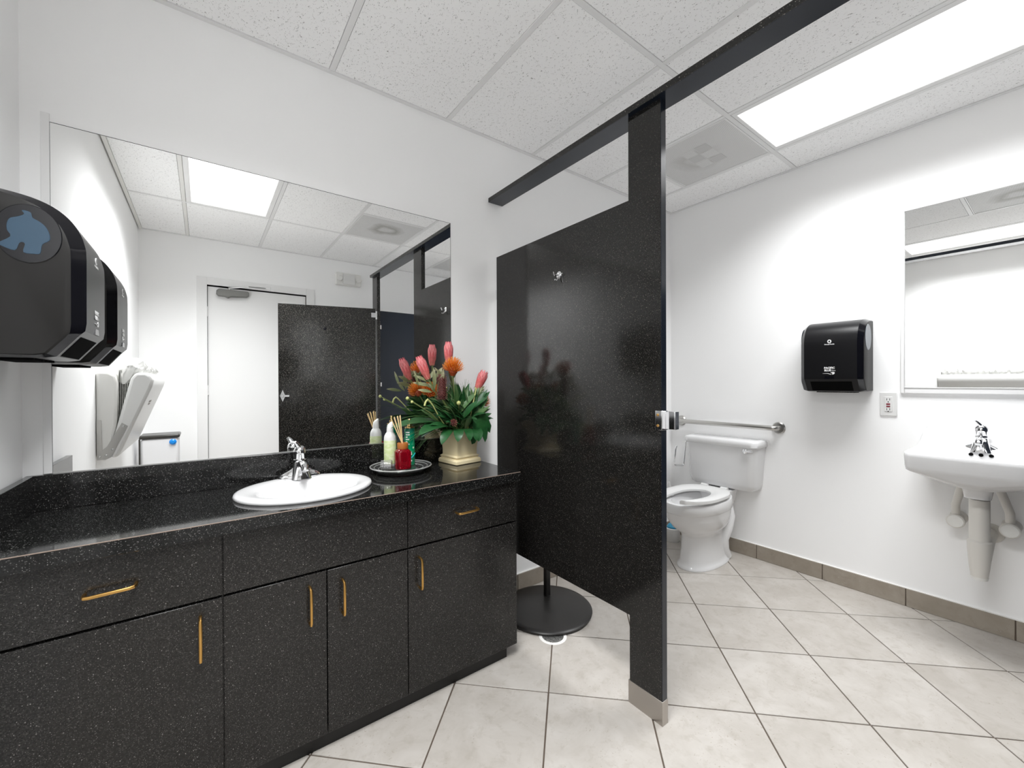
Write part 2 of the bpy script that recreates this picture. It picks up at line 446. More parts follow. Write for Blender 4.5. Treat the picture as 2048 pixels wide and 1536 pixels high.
for ci, (x0, x1) in enumerate(cols):
    for ri, (y0, y1) in enumerate(rows):
        a0 = x0+(W2 if ci == 0 else hb); a1 = x1-(W2 if ci == 6 else hb)
        b0 = y0+(W2 if ri == 2 else hb); b1 = y1-(W2 if ri == 0 else hb)
        if (ci, ri) in LIGHTS: continue
        if (ci, ri) in VENTS:
            ym = VENTS[(ci, ri)]
            if ym is None:
                ctile(a0, a1, b0, YB-.6096-hb); gbar(x0+hb, x1-hb, YB-.6096-hb, YB-.6096+hb); continue
            ctile(a0, a1, ym+hb, b1); gbar(x0+hb, x1-hb, ym-hb, ym+hb); continue
        ctile(a0, a1, b0, b1)
for k, x in enumerate(GX):
    for (y0, y1) in ((YD+W2, YB-hb), (YB+hb, YA-hb), (YA+hb, -W2)): gbar(x-hb, x+hb, y0, y1, BARO if k in (0,) else BAR)
for y in (YA, YB): gbar(W2, XB-W2, y-hb, y+hb)
struct(box('trim_1', BAR, 0, XB, -W2, 0, ZC-.002, ZC+.0195), 'white ceiling wall angle above the vanity mirror')
struct(box('trim_2', BARO, 0, W2, YD, -W2, ZC-.002, ZC+.0195), 'white ceiling wall angle on the left wall')
struct(box('trim_3', BAR, XB-W2, XB, YD, -W2, ZC-.002, ZC+.0195), 'white ceiling wall angle on the sink wall')
struct(box('trim_4', BAR, W2, XB-W2, YD, YD+W2, ZC-.002, ZC+.0195), 'white ceiling wall angle above the door')

def frame(name, m, x0, x1, y0, y1, z0, z1, wx, wy, parent, bevel=.001):
    b = MB()
    b.box(x0, x0+wx, y0, y1, z0, z1); b.box(x1-wx, x1, y0, y1, z0, z1)
    b.box(x0+wx, x1-wx, y0, y0+wy, z0, z1); b.box(x0+wx, x1-wx, y1-wy, y1, z0, z1)
    return b.build(name, m, parent, 35, bevel, 1)
for ci, lab in ((5, 'long lit fluorescent ceiling panel above the wall sink inside the stall'), (1, 'lit fluorescent ceiling panel seen in the vanity mirror near the left wall')):
    x0, x1 = cols[ci]; x0 += hb+.002; x1 -= hb+.002; y0, y1 = YB+hb+.002, YA-hb-.002
    t = thing('ceiling_light', lab, 'ceiling light', ((x0+x1)/2, (y0+y1)/2, ZC), 'fluorescent ceiling panels')
    frame('housing_frame', FIXTL, x0, x1, y0, y1, ZC, ZC+.0195, .032, .018, t)
    MB().box(x0+.032, x1-.032, y0+.018, y1-.018, ZC+.004, ZC+.012).build('diffuser', LENS, t, 0)
    ld = bpy.data.lights.new('fluorescent_tubes', 'AREA'); ld.shape = 'RECTANGLE'; ld.size = x1-x0-.07; ld.size_y = y1-y0-.045; ld.energy = WATT[ci]; ld.spread = math.radians(SPREAD); ld.color = (.985, .995, 1)
    lo = bpy.data.objects.new('fluorescent_tubes', ld); COL.objects.link(lo); place(lo, ((x0+x1)/2, (y0+y1)/2, ZC+.002), t)
for ci, (y0, y1), lab, st in ((5, (YA, -.349), 'square perforated ceiling vent above the toilet, faint dust marks', .35), (3, (YB, -1.568), 'square perforated ceiling vent with dark dust ring, seen in the vanity mirror', .75), (5, (YB-.6096, YB), 'square perforated ceiling vent beyond the stall end panel, glimpsed in the vanity mirror', .6)):
    x0, x1 = cols[ci]; x0 += hb+.002; x1 -= hb+.002; y0 += hb+.002; y1 -= hb+.002
    t = thing('ceiling_vent', lab, 'ceiling vent', ((x0+x1)/2, (y0+y1)/2, ZC), 'perforated ceiling vents')
    frame('vent_frame', FIXTL, x0, x1, y0, y1, ZC, ZC+.0195, .008, .008, t)
    MB().box(x0+.008, x1-.008, y0+.008, y1-.008, ZC+.003, ZC+.008).build('perforated_plate', vent_mat('perforated_grey_%d' % (ci*10+int(-y0*3)), .0, .03, st), t, 0)
    if ci == 5 and y1 > -1:
        xm, ym = (x0+x1)/2+.01, (y0+y1)/2-.01
        dm = mat('deflector_pale_grey', (.56,.56,.555), .5)
        for a in range(3):
            for b in range(2):
                MB().box(xm-.15+a*.095, xm-.07+a*.095, ym-.085+b*.09, ym-.008+b*.09, ZC+.0022, ZC+.0031).build('deflector_pad', vent_mat('pad_%d%d' % (a, b), 9, 9, 0) if (a+b) % 2 else dm, t, 0)

# door in the front wall (seen in the mirror)
d = thing('door_1', 'white flush entrance door seen in the vanity mirror', None, ((DX0+DX1)/2, YD, 0), kind='structure')
box('door_panel', DOORW, DX0+.003, DX1-.004, YD-.055, YD-.012, .008, DZ-.012, d, .002)
cs = MB()
for (x0, x1, z0, z1) in ((DX0-.085, DX0, 0, DZ+.075), (DX1, DX1+.085, 0, DZ+.075), (DX0, DX1, DZ, DZ+.075)):
    cs.box(x0, x1, YD, YD+.016, z0, z1)
    cs.box(x0+(.0 if x1 > DX0 else 0), x1, YD-.1, YD-.001, z0, z1) if False else None
cs.build('door_casing', TRIM, d, 35, .003)
jm = MB(); jm.box(DX0-.02, DX0, YD-.11, YD, 0, DZ); jm.box(DX1, DX1+.02, YD-.11, YD, 0, DZ); jm.box(DX0-.02, DX1+.02, YD-.11, YD, DZ, DZ+.02); jm.box(DX0, DX1, YD-.11, YD-.08, 0, DZ)
jm.build('door_jamb', GAPM, d, 0)
for z in (.35, 1.25, 2.05):
    MB().tube([(DX0+.001, YD-.008, z-.05), (DX0+.001, YD-.008, z+.05)], .008, 8).build('hinge', TRIM, d)
cb = MB()
prof = [(.586, 2.235), (.60, 2.215), (.66, 2.213), (.685, 2.200), (.71, 2.213), (.85, 2.225), (.87, 2.24), (.87, 2.272), (.86, 2.285), (.61, 2.285), (.588, 2.27)]
cb.prism(prof, 'xz', YD-.014, YD+.045)
clo = cb.build('door_closer', GREY_CL, d, 35, .006, label='grey hydraulic door closer')
am = MB(); am.tube([(.70, YD+.02, 2.283), (.70, YD+.02, 2.31)], .012, 8); am.tube([(.70, YD+.02, 2.305), (.86, YD+.10, 2.325), (1.03, YD+.02, 2.345)], .008, 8)
am.build('closer_arm', SILVER, clo)
MB().box(1.0, 1.07, YD+.016, YD+.03, 2.33, 2.36).build('arm_bracket', TRIM, clo, 35, .002)

# emergency light on the front wall
t = thing('emergency_light', 'white two-lamp emergency light on the wall above the stall door', 'emergency light', (1.885, YD, 2.485))
box('housing', OPLAST, 1.74, 2.03, YD, YD+.06, 2.485, 2.63, t, .008)
for x in (1.775, 1.995):
    l_ = MB().lathe(0, 0, [(.026, 0), (.032, .03), (.024, .038)], 16, M=Matrix.Translation((x, YD+.06, 2.555)) @ Matrix.Rotation(-PI/2, 4, 'X')).build('lamp_head', OPLAST, t)
box('front_cover', WPLAST, 1.815, 1.955, YD+.06, YD+.072, 2.495, 2.62, t, .004)

# ------------------------------------------------------------------ vanity mirror
t = thing('wall_mirror', 'large frameless mirror above the black vanity counter', 'mirror', (.83, 0, 1.011))
MX0, MX1, MZ0, MZ1 = .062, 1.597, 1.0125, 2.213
box('mirror_glass', MIRROR, MX0, MX1, -.004, -.0025, MZ0, MZ1, t)
box('backing', GAPM, MX0-.001, MX1+.0025, -.0025, 0, MZ0-.0005, MZ1+.0025, t)  # dark margin past the glass paints in the mirror's edge shadow
box('side_strip', TRIM, MX0-.022, MX0-.001, -.006, 0, MZ0, MZ1+.03, t, .001, label='white painted strip')
box('bottom_channel', SILVER, MX0, MX1, -.007, 0, 1.0105, 1.0135, t)

# ------------------------------------------------------------------ vanity: counter and cabinets
CZ = .89; CF = -.52; CR = 1.69
BC = (.81, -.252)
t = thing('countertop', 'speckled black laminate countertop with backsplash holding the oval basin', 'countertop', (.85, -.26, .847))
def counter():
    b = MB(); n = 64; A, B = .236, .202
    def outer(k):
        a = 2*PI*k/n; dx, dy = math.cos(a), math.sin(a); s_ = []
        if dx > 1e-9: s_.append((CR-BC[0])/dx)
        if dx < -1e-9: s_.append((.0-BC[0])/dx)
        if dy > 1e-9: s_.append((0-BC[1])/dy)
        if dy < -1e-9: s_.append((CF-BC[1])/dy)
        q = min(s_); return BC[0]+dx*q, BC[1]+dy*q
    corners = [math.atan2(y-BC[1], x-BC[0]) % (2*PI) for x, y in ((CR, 0), (0, 0), (0, CF), (CR, CF))]
    ang = sorted([2*PI*k/n for k in range(n)]+corners)
    def out2(a):
        dx, dy = math.cos(a), math.sin(a); s_ = []
        if dx > 1e-9: s_.append((CR-BC[0])/dx)
        if dx < -1e-9: s_.append((.0-BC[0])/dx)
        if dy > 1e-9: s_.append((0-BC[1])/dy)
        if dy < -1e-9: s_.append((CF-BC[1])/dy)
        q = min(s_); return BC[0]+dx*q, BC[1]+dy*q
    O = [out2(a) for a in ang]; I = [(BC[0]+A*math.cos(a), BC[1]+B*math.sin(a)) for a in ang]
    L = [[(x, y, CZ) for x, y in I], [(x, y, CZ) for x, y in O], [(x, y, CZ-.043) for x, y in O], [(x, y, CZ-.043) for x, y in I]]
    R = [[b.v(p) for p in q] for q in L]; m = len(ang)
    for a, c in ((0, 1), (1, 2), (2, 3), (3, 0)):
        for i in range(m): b.f([R[a][i], R[a][(i+1) % m], R[c][(i+1) % m], R[c][i]])
    return b
counter().build('slab', G_TOP, t, 35, .0012, 1)
box('backsplash', G_TOP, .0, CR, -.02, 0, CZ, 1.0105, t, .0015)
box('side_splash', G_TOP, 0, .02, -.505, -.02, CZ, 1.0105, t, .0015)
box('edge_seam', SEAM, 0, CR, CF-.0004, CF+.001, CZ-.0022, CZ+.0002, t)

FY = -.50; TZ = .065
def handle(p0, p1, parent, off=.03, r=.0048):
    a, b = Vector(p0), Vector(p1); o = Vector((0, -off, 0)); d = (b-a).normalized()*.012
    h = MB(); h.tube([a, a+o*.6, a+o*.88+d*.25, a+o+d, b+o-d, b+o*.88-d*.25, b+o*.6, b], r, 10)
    return h.build('handle', BRASS, parent, label='brushed brass bar handle')
def cabinet(name, label, x0, x1):
    c = thing(name, label, 'cabinet', ((x0+x1)/2, -.24, 0), 'vanity base cabinets')
    b = MB(); b.box(x0, x0+.016, FY+.02, -.002, TZ, .846); b.box(x1-.016, x1, FY+.02, -.002, TZ, .846); b.box(x0+.016, x1-.016, FY+.02, -.002, TZ, TZ+.016)
    b.box(x0+.016, x1-.016, -.012, -.002, TZ+.016, .846); b.box(x0+.016, x1-.016, FY+.02, FY+.034, .62, .68); b.box(x0+.016, x1-.016, FY+.02, FY+.034, .80, .846)
    b.build('carcass', G_CAB, c, 0)
    box('toe_kick', BLACK, x0, x1-(.045 if x1 > 1.5 else 0), -.474, -.004, 0, TZ, c)
    return c
DT, DB, DR = .647, .062, .655     # door top, door bottom, drawer bottom
def front(name, parent, x0, x1, z0, z1): return box(name, G_CAB, x0+.0018, x1-.0018, FY, FY+.018, z0, z1, parent, .0012)
c = cabinet('base_cabinet', 'black speckled base cabinet at the left end of the vanity', .0, .523)
dr = front('drawer', c, 0, .523, DR, .843); handle((.217, FY, .749), (.321, FY, .752), dr)
do = front('door', c, 0, .523, DB, DT); handle((.466, FY, .605), (.466, FY, .478), do)
c = cabinet('sink_cabinet', 'black speckled two-door cabinet under the oval basin', .523, 1.132)
front('false_front', c, .523, 1.132, DR, .843)
do = front('door', c, .523, .828, DB, DT); handle((.771, FY, .605), (.771, FY, .479), do)
do = front('door', c, .828, 1.132, DB, DT); handle((.881, FY, .600), (.881, FY, .479), do)
c = cabinet('base_cabinet', 'black speckled base cabinet at the right end beside the stall', 1.132, 1.682)
dr = front('drawer', c, 1.132, 1.682, DR, .843); handle((1.352, FY, .754), (1.454, FY, .757), dr)
do = front('door', c, 1.132, 1.682, DB, DT); handle((1.181, FY, .604), (1.181, FY, .481), do)

# oval basin
t = thing('washbasin', 'white oval drop-in washbasin set in the black countertop', 'sink', (BC[0], BC[1], CZ))
b = MB(); cx, cyy = BC
L = [ell(cx, cyy, CZ+.0005, .247, .212, 64), ell(cx, cyy, CZ+.006, .2505, .2155, 64), ell(cx, cyy, CZ+.014, .247, .212, 64), ell(cx, cyy, CZ+.0175, .238, .203, 64), ell(cx, cyy-.001, CZ+.018, .222, .188, 64),
     ell(cx+.004, cyy-.022, CZ+.0165, .194, .152, 64), ell(cx+.004, cyy-.023, CZ+.013, .185, .145, 64), ell(cx+.004, cyy-.024, CZ-.004, .175, .135, 64), ell(cx+.004, cyy-.024, CZ-.05, .155, .115, 64), ell(cx+.004, cyy-.024, CZ-.10, .11, .08, 64), ell(cx+.004, cyy-.024, CZ-.122, .03, .03, 64)]
b.loft(L, False, True).build('bowl', PORC, t, 60)
MB().lathe(cx+.004, cyy-.024, [(.024, CZ-.1215), (.026, CZ-.118), (.016, CZ-.1185)], 20).build('drain', CHROME, t)

def faucet(label, loc, rot):
    t = thing('faucet', label, 'faucet', (0, 0, 0), 'chrome basin faucets')
    b = MB()                                                     # local: spout towards -y
    b.loft([ell(0, 0, 0, .083, .030, 36, 2.6), ell(0, 0, .010, .084, .031, 36, 2.6), ell(0, 0, .016, .080, .028, 36, 2.5), ell(0, 0, .027, .062, .025, 36, 2.3), ell(0, 0, .036, .042, .023, 36), ell(0, 0, .046, .030, .021, 36)])
    b.build('base_plate', CHROME, t, 50)
    b = MB(); b.loft([ell(0, -.016, .001, .040, .040, 32, 4), ell(0, -.014, .028, .033, .035, 32, 3.2), ell(0, -.008, .052, .0275, .030, 32, 2.6), ell(0, -.003, .070, .025, .027, 32), ell(0, -.002, .074, .0275, .0285, 32), ell(0, -.002, .080, .0275, .0285, 32), ell(0, -.002, .082, .024, .025, 32)])
    b.build('body', CHROME, t, 35)
    b = MB(); b.tube([(0, -.018, .052), (0, -.050, .064), (0, -.088, .067), (0, -.112, .060), (0, -.119, .048)], [.020, .0185, .0165, .0145, .013], 18)
    b.build('spout', CHROME, t, 50)
    b = MB(); b.lathe(0, -.002, [(.0235, .082), (.0250, .086), (.0250, .104), (.0265, .108), (.0245, .122), (.018, .133), (.009, .139), (.002, .140)], 28)
    b.build('handle_cap', CHROME, t, 35)
    b = MB(); b.tube([(-.001, -.002, .122), (-.008, -.006, .138), (-.016, -.011, .150), (-.022, -.015, .157)], [.0165, .0135, .0110, .0075], 14, sx=.8)
    b.build('lever', CHROME, t, 50)
    t.location = loc; t.rotation_euler = (0, 0, rot); return t
faucet('chrome single-lever faucet on the oval vanity basin', (.813, -.082, CZ+.0175), 0)

# ------------------------------------------------------------------ toilet stall partitions
PX0, PX1 = 1.876, 1.908
t = thing('stall_partition', 'tall black speckled stall panel ending in a floor post beside the vanity', 'stall panel', (1.892, -.6, 0))
box('panel', G_PANEL, PX0, PX1, -1.0078, -.057, .36, 2.058, t)
box('post', G_PANEL, PX0, PX1, -1.157, -1.0080, .004, 2.395, t)
box('post_edge', NAVY, PX0+.0008, PX1-.0008, -1.1586, -1.1572, .09, 2.395, t, label='glossy post edge with navy reflection painted in')  # edge carries a bluish reflection in its colour
sh = MB(); sh.box(PX0-.0022, PX1+.0022, -1.1605, -1.002, 0, .093); sh.build('shoe', SHOE, t, 35, .001, label='dull steel floor shoe')
for z in (.62, 1.85):
    box('wall_bracket', CHROME, PX1, PX1+.004, -.10, 0, z-.03, z+.03, t, .002)
hk = MB(); y, z = -.597, 1.84
hk.lathe(0, 0, [(.018, 0), (.018, .003), (.010, .006)], 20, M=Matrix.Translation((PX0, y, z)) @ Matrix.Rotation(-PI/2, 4, 'Y'))
hk.tube([(PX0-.004, y, z), (PX0-.03, y, z-.004), (PX0-.036, y, z+.012)], .0045, 8); hk.tube([(PX0-.004, y, z-.006), (PX0-.018, y, z-.032), (PX0-.03, y, z-.026)], .004, 8)
hk.build('coat_hook', CHROME, t, 40, label='chrome coat hook')
k = MB(); k.box(PX0-.003, PX0, -1.16, -1.132, 1.132, 1.206); k.box(PX0-.003, PX1+.003, -1.1625, -1.1586, 1.132, 1.206); k.box(PX1, PX1+.003, -1.1625, -1.135, 1.132, 1.206)
k.box(PX1-.012, PX1-.008, -1.20, -1.1625, 1.136, 1.204); k.box(PX1-.012, PX1+.012, -1.2035, -1.1995, 1.136, 1.204)
stk = k.build('latch_keeper', CHROME, t, 35, .001, label='chrome latch keeper with brass screws')
for z in (1.149, 1.190):
    MB().lathe(0, 0, [(.0055, 0), (.0045, .003)], 12, M=Matrix.Translation((PX0-.003, -1.144, z)) @ Matrix.Rotation(-PI/2, 4, 'Y')).build('screw', BRASS, stk)

t = thing('stall_headrail', 'dark navy-black overhead rail running from the wall over the stall posts', 'headrail', (1.9, -1.1, 2.395))
box('side_face', G_PANEL, 1.8525, 1.8548, -2.205, -.008, 2.3952, 2.420, t)
box('rail', NAVY, 1.8548, 1.9540, -2.205, -.008, 2.395, 2.420, t, .001)

t = thing('stall_post', 'narrow black stall post with hinges, seen in the vanity mirror', 'stall post', (1.892, -2.1, 0))
box('post', G_PANEL, PX0, PX1, -2.195, -2.062, .004, 2.395, t, .001)
box('shoe', SHOE, PX0-.0022, PX1+.0022, -2.198, -2.0595, 0, .093, t, .001, label='dull steel floor shoe')
t = thing('stall_end_panel', 'black stall end panel with navy reflection painted in, running from the far post to the sink wall', 'stall panel', (2.84, -2.165, .36))
box('panel', NAVY, 1.915, XB-.02, -2.180, -2.156, .36, 2.058, t, .001)  # same laminate as the stall panel, reflected blue put into the colour
for z in (1.30, 1.89):
    b_ = box('bracket', SILVER, 1.9082, 1.95, -2.1555, -2.150, z-.02, z+.02, t, .001, label='square chrome bracket')
for z in (1.30, 1.89):
    box('bracket', SILVER, XB-.045, XB-.0002, -2.1555, -2.150, z-.02, z+.02, t, .001, label='square chrome bracket')
# open stall door, hinged on the far post
t = thing('stall_door', 'black speckled stall door standing open, seen in the vanity mirror', 'stall door', (0, 0, 0))
b = box('panel', G_PANEL, -.865, -.012, -.012, .012, .36, 2.055, t, .001)
for z in (.62, 1.99):
    q = MB(); q.box(-.05, -.004, .0122, .0165, z-.022, z+.022); q.tube([(-.002, .010, z-.04), (-.002, .010, z+.04)], .007, 10); q.build('hinge', SILVER, t, 35, .001, label='chrome hinge')
q = MB(); q.prism([(-.852, 1.20), (-.83, 1.255), (-.808, 1.20), (-.83, 1.145)], 'xz', .0122, .017); q.lathe(0, 0, [(.014, 0), (.012, .018)], 14, M=Matrix.Translation((-.83, .017, 1.2)) @ Matrix.Rotation(-PI/2, 4, 'X')); q.box(-.83, -.775, .017, .026, 1.192, 1.208)
q.build('latch', CHROME, t, 35, label='chrome diamond latch')
q = MB(); q.lathe(0, 0, [(.016, 0), (.012, .005)], 14, M=Matrix.Translation((-.47, .012, 1.835)) @ Matrix.Rotation(-PI/2, 4, 'X')); q.tube([(-.47, .014, 1.835), (-.47, .045, 1.825), (-.47, .05, 1.845)], .0045, 8)
q.build('coat_hook', DGLOSS, t, 40, label='small dark coat hook')
t.location = (1.868, -2.055, 0); t.rotation_euler = (0, 0, math.radians(15))

def round_open(P, k=3):
    out = []; n = len(P)
    for i in range(n-1):
        p0, p1, p2, p3 = P[max(i-1, 0)], P[i], P[i+1], P[min(i+2, n-1)]
        for q in range(k if i >= 4 else 1):
            t = q/(k if i >= 4 else 1)
            out.append(tuple(.5*((2*b)+(-a+c)*t+(2*a-5*b+4*c-d)*t*t+(-a+3*b-3*c+d)*t**3) for a, b, c, d in zip(p0, p1, p2, p3)))
    return out+[P[-1]]
def smooth_loop(P, k=3):
    out = []; n = len(P)
    for i in range(n):
        p0, p1, p2, p3 = (P[(i+j-1) % n] for j in range(4))
        for q in range(k):
            t = q/k
            out.append(tuple(.5*((2*b)+(-a+c)*t+(2*a-5*b+4*c-d)*t*t+(-a+3*b-3*c+d)*t**3) for a, b, c, d in zip(p0, p1, p2, p3)))
    return out
# ------------------------------------------------------------------ paper towel dispensers
def dispenser():
    t = thing('paper_towel_dispenser', '', 'dispenser', (0, 0, 0), 'paper towel dispensers')
    inn = [(0, 0), (.125, 0), (.150, .004), (.196, .066), (.207, .078), (.210, .10), (.211, .28), (.207, .325), (.196, .36), (.176, .392), (.146, .418), (.105, .435), (.05, .444), (0, .447)]
    inn = inn[:3]+round_open(inn[2:])[1:]
    out = [(0, .008), (.112, .008), (.132, .012), (.166, .056), (.172, .068), (.174, .09), (.1745, .272), (.171, .312), (.161, .346), (.144, .375), (.118, .400), (.085, .416), (.04, .427), (0, .430)]
    out = out[:3]+round_open(out[2:])[1:]
    lp = lambda P, y: [Vector((x, y, z)) for x, z in P]
    MB().loft([lp(inn, -.134), lp(inn, .134)], False, False).build('front_cover', DPLAST, t, 30)
    for s_ in (-1, 1):
        mid = [((a[0]*.25+b_[0]*.75), (a[1]*.25+b_[1]*.75)) for a, b_ in zip(inn, out)]
        MB().loft([lp(inn, s_*.134), lp(mid, s_*.158)], False, False).build('corner_bevel', DGLOSS, t, 30)
        MB().loft([lp(mid, s_*.158), lp(out, s_*.161)], False, True).build('side_panel', DSIDE, t, 30)
        wx, wz = .107, .328
        y0 = s_*.1612
        w_ = MB(); 
        w_.loft([[Vector((wx+.062*math.cos(a), y0+s_*.0006, wz+.078*math.sin(a))) for a in [2*PI*k/36 for k in range(36)]], [Vector((wx+.060*math.cos(a), y0+s_*.0022, wz+.076*math.sin(a))) for a in [2*PI*k/36 for k in range(36)]]])
        win = w_.build('window', DGLOSS, t, 30, label='dark oval roll window')
        hub = smooth_loop([(-.012, .052), (-.008, .044), (-.020, .036), (-.034, .030), (-.040, .018), (-.040, .002), (-.034, -.012), (-.056, -.030), (-.050, -.036), (-.026, -.043), (-.018, -.026), (-.012, -.022), (-.007, -.026), (-.010, -.045), (.010, -.046), (.022, -.043), (.026, -.022), (.040, -.010), (.040, .006), (.032, .022), (.020, .032), (.008, .038), (.004, .050)])
        hb_ = MB(); hb_.loft([[Vector((wx+u*.95, y0+s_*.0022, wz+v*1.15)) for u, v in hub], [Vector((wx+u*.93, y0+s_*.0032, wz+v*1.13)) for u, v in hub]]); hb_.build('roll_hub', BLUEP, win, 0, label='translucent blue roll hub')
    # exit slot and indent
    sl = MB(); a, c_ = Vector((.152, 0, .0065)), Vector((.194, 0, .063)); n_ = Vector((.80, 0, -.60)).normalized()*.0008
    sl.loft([[p+n_+Vector((0, yy, 0)) for p in (a, c_)] + [p+n_*.2+Vector((0, yy, 0)) for p in (c_, a)] for yy in (-.105, .105)])
    sl.build('paper_slot', SLOT, t, 0)
    fx = .2116
    MB().prism([(-.028, .079), (.028, .079), (.021, .097), (-.021, .097)], 'yz', .205, fx+.0004).build('pull_notch', DGLOSS, t, 0, label='glossy black trapezoid notch')
    Mx = lambda y, z: Matrix.Translation((fx, y, z)) @ Matrix.Rotation(PI/2, 4, 'Z') @ Matrix.Rotation(PI/2, 4, 'X')
    lg = MB(); n = 28; R1 = [Vector((fx+.0002, .010*math.cos(2*PI*k/n), .309+.0115*math.sin(2*PI*k/n))) for k in range(n)]; R0 = [Vector((fx-.002, p.y, p.z)) for p in R1]
    lg.loft([R0, R1]); lo = lg.build('logo_disc', WHITEP, t, 0, label='round white emblem with a tree')
    MB().prism([(-.006, .306), (-.002, .307), (-.002, .303), (.002, .303), (.002, .307), (.006, .306), (.003, .311), (.0045, .311), (0, .317), (-.0045, .311), (-.003, .311)], 'yz', fx, fx+.0008).build('tree_mark', DGLOSS, lo, 0)
    text('lettering', 'Georgia-Pacific', .0085, WHITEP, t, Mx(0, .289), .00025)
    text('lettering', 'PACIFIC', .0165, WHITEP, t, Mx(0, .1415), .0006, sx=.92)
    text('lettering', 'BLUE', .0165, WHITEP, t, Mx(-.0085, .1265), .0006, sx=.92)
    text('lettering', 'Ultra', .0135, GREYP, t, Mx(.0195, .1267), .0002, sx=.8)
    hd = MB(); hd.prism([(-.034, .1125), (-.008, .112), (.006, .106), (.012, .107), (.002, .1105), (-.008, .1145), (-.034, .1135)], 'yz', fx-.001, fx+.0004)
    hd.prism([(.006, .116), (.010, .121), (.013, .119), (.016, .123), (.020, .121), (.024, .122), (.027, .117), (.026, .111), (.021, .107), (.013, .106), (.016, .110), (.014, .114)], 'yz', fx-.001, fx+.0004)
    hd.build('hand_mark', WHITEP, t, 0, label='white hand and towel symbol')
    base = MB()
    for q in range(14):
        base.box(.02, .10, -.10+q*.0145, -.10+q*.0145+.010, -.006, .010)
    base.build('tear_bar', SLOT, t, 0)
    return t
d1 = dispenser(); d2 = dup(d1)
for ch in d2.children:
    if ch.name.startswith('window'):
        ch.material_slots[0].link = 'OBJECT'; ch.material_slots[0].material = GREYW; ch['label'] = 'smoky grey oval roll window'  # window coloured grey for its glancing reflection
        for g in list(ch.children): bpy.data.objects.remove(g)
d1['label'] = 'black paper towel dispenser with a blue roll hub on the wall left of the vanity'
d2['label'] = 'black paper towel dispenser on the wall between the grab bar and the outlet'
d1.location = (0.0005, -.268, 1.391)
d2.location = (XB-.0005, -1.207, 1.250); d2.rotation_euler = (0, 0, PI)

# ------------------------------------------------------------------ sink wall: toilet
TY = -.482
t = thing('toilet', 'white two-piece toilet with an open-front seat under the grab bar', 'toilet', (3.42, TY, 0))
def sec(cx, z, a, b, p=2.2): return ell(cx, TY, z, a, b, 48, p)
b = MB(); b.loft([sec(3.425, .001, .262, .128, 2.3), sec(3.425, .012, .262, .128, 2.3), sec(3.425, .020, .252, .118, 2.3), sec(3.42, .05, .240, .110), sec(3.415, .13, .224, .103), sec(3.41, .215, .213, .101), sec(3.405, .238, .215, .106), sec(3.395, .258, .232, .122),
    sec(3.380, .285, .256, .146), sec(3.365, .325, .278, .166), sec(3.35, .37, .293, .178), sec(3.345, .405, .300, .183), sec(3.343, .412, .303, .185), sec(3.340, .417, .309, .190), sec(3.338, .470, .312, .191), sec(3.338, .482, .308, .187), sec(3.335, .485, .29, .172),
    sec(3.30, .478, .225, .125, 2.), sec(3.30, .45, .215, .118, 2.), sec(3.29, .38, .18, .095, 2.), sec(3.31, .33, .09, .06, 2.)])
b.build('bowl', PORC, t, 55)
b = MB(); b.loft([ell(3.62, TY, .36, .12, .085, 32, 3), ell(3.62, TY, .44, .13, .105, 32, 3.5), ell(3.62, TY, .505, .135, .115, 32, 4)])
b.build('rear_deck', PORC, t, 50)
for s_ in (-1, 1):
    b = MB(); b.tube([(3.60, TY+s_*.07, .40), (3.60, TY+s_*.085, .32), (3.575, TY+s_*.085, .24), (3.54, TY+s_*.075, .16), (3.56, TY+s_*.07, .08), (3.60, TY+s_*.07, .02)], [.05, .054, .050, .046, .044, .044], 16); b.build('trapway', PORC, t, 60)
    b = MB(); b.lathe(3.555, TY+s_*.088, [(.018, .012), (.017, .024), (.009, .027), (.0065, .05), (.004, .054)], 14); b.build('floor_bolt', STEEL, t)
# tank with rounded corners and lid
TYT = -.497
def rr(z, x0, x1, hw, r=.05, cy_=TYT):
    L = []
    for (cx, cyy, a0) in ((x1-.008, cy_+hw-.008, 0), (x0+r, cy_+hw-r, PI/2), (x0+r, cy_-hw+r, PI), (x1-.008, cy_-hw+.008, 1.5*PI)):
        q = r if cx < x1-.01 else .008
        for k in range(6):
            a = a0+PI/2*k/5; L.append(Vector((cx+q*math.cos(a), cyy+q*math.sin(a), z)))
    return L
b = MB(); b.loft([rr(.515, 3.635, 3.760, .225, .05), rr(.525, 3.620, 3.764, .24, .055), rr(.56, 3.608, 3.765, .25, .06), rr(.835, 3.598, 3.765, .268, .055)])
b.build('tank', PORC, t, 50)
b = MB(); b.loft([rr(.835, 3.592, 3.766, .274, .05), rr(.842, 3.584, 3.767, .281, .05), rr(.872, 3.584, 3.767, .281, .05), rr(.884, 3.592, 3.766, .274, .05), rr(.888, 3.61, 3.755, .25, .04)])
b.build('tank_lid', PORC, t, 50)
b = MB(); b.lathe(0, 0, [(.016, 0), (.018, .008), (.012, .014)], 16, M=Matrix.Translation((3.600, -.695, .815)) @ Matrix.Rotation(-PI/2, 4, 'Y')); b.tube([(3.586, -.695, .815), (3.58, -.715, .817), (3.582, -.748, .820)], [.008, .007, .0085], 10)
b.build('flush_lever', CHROME, t, 50)
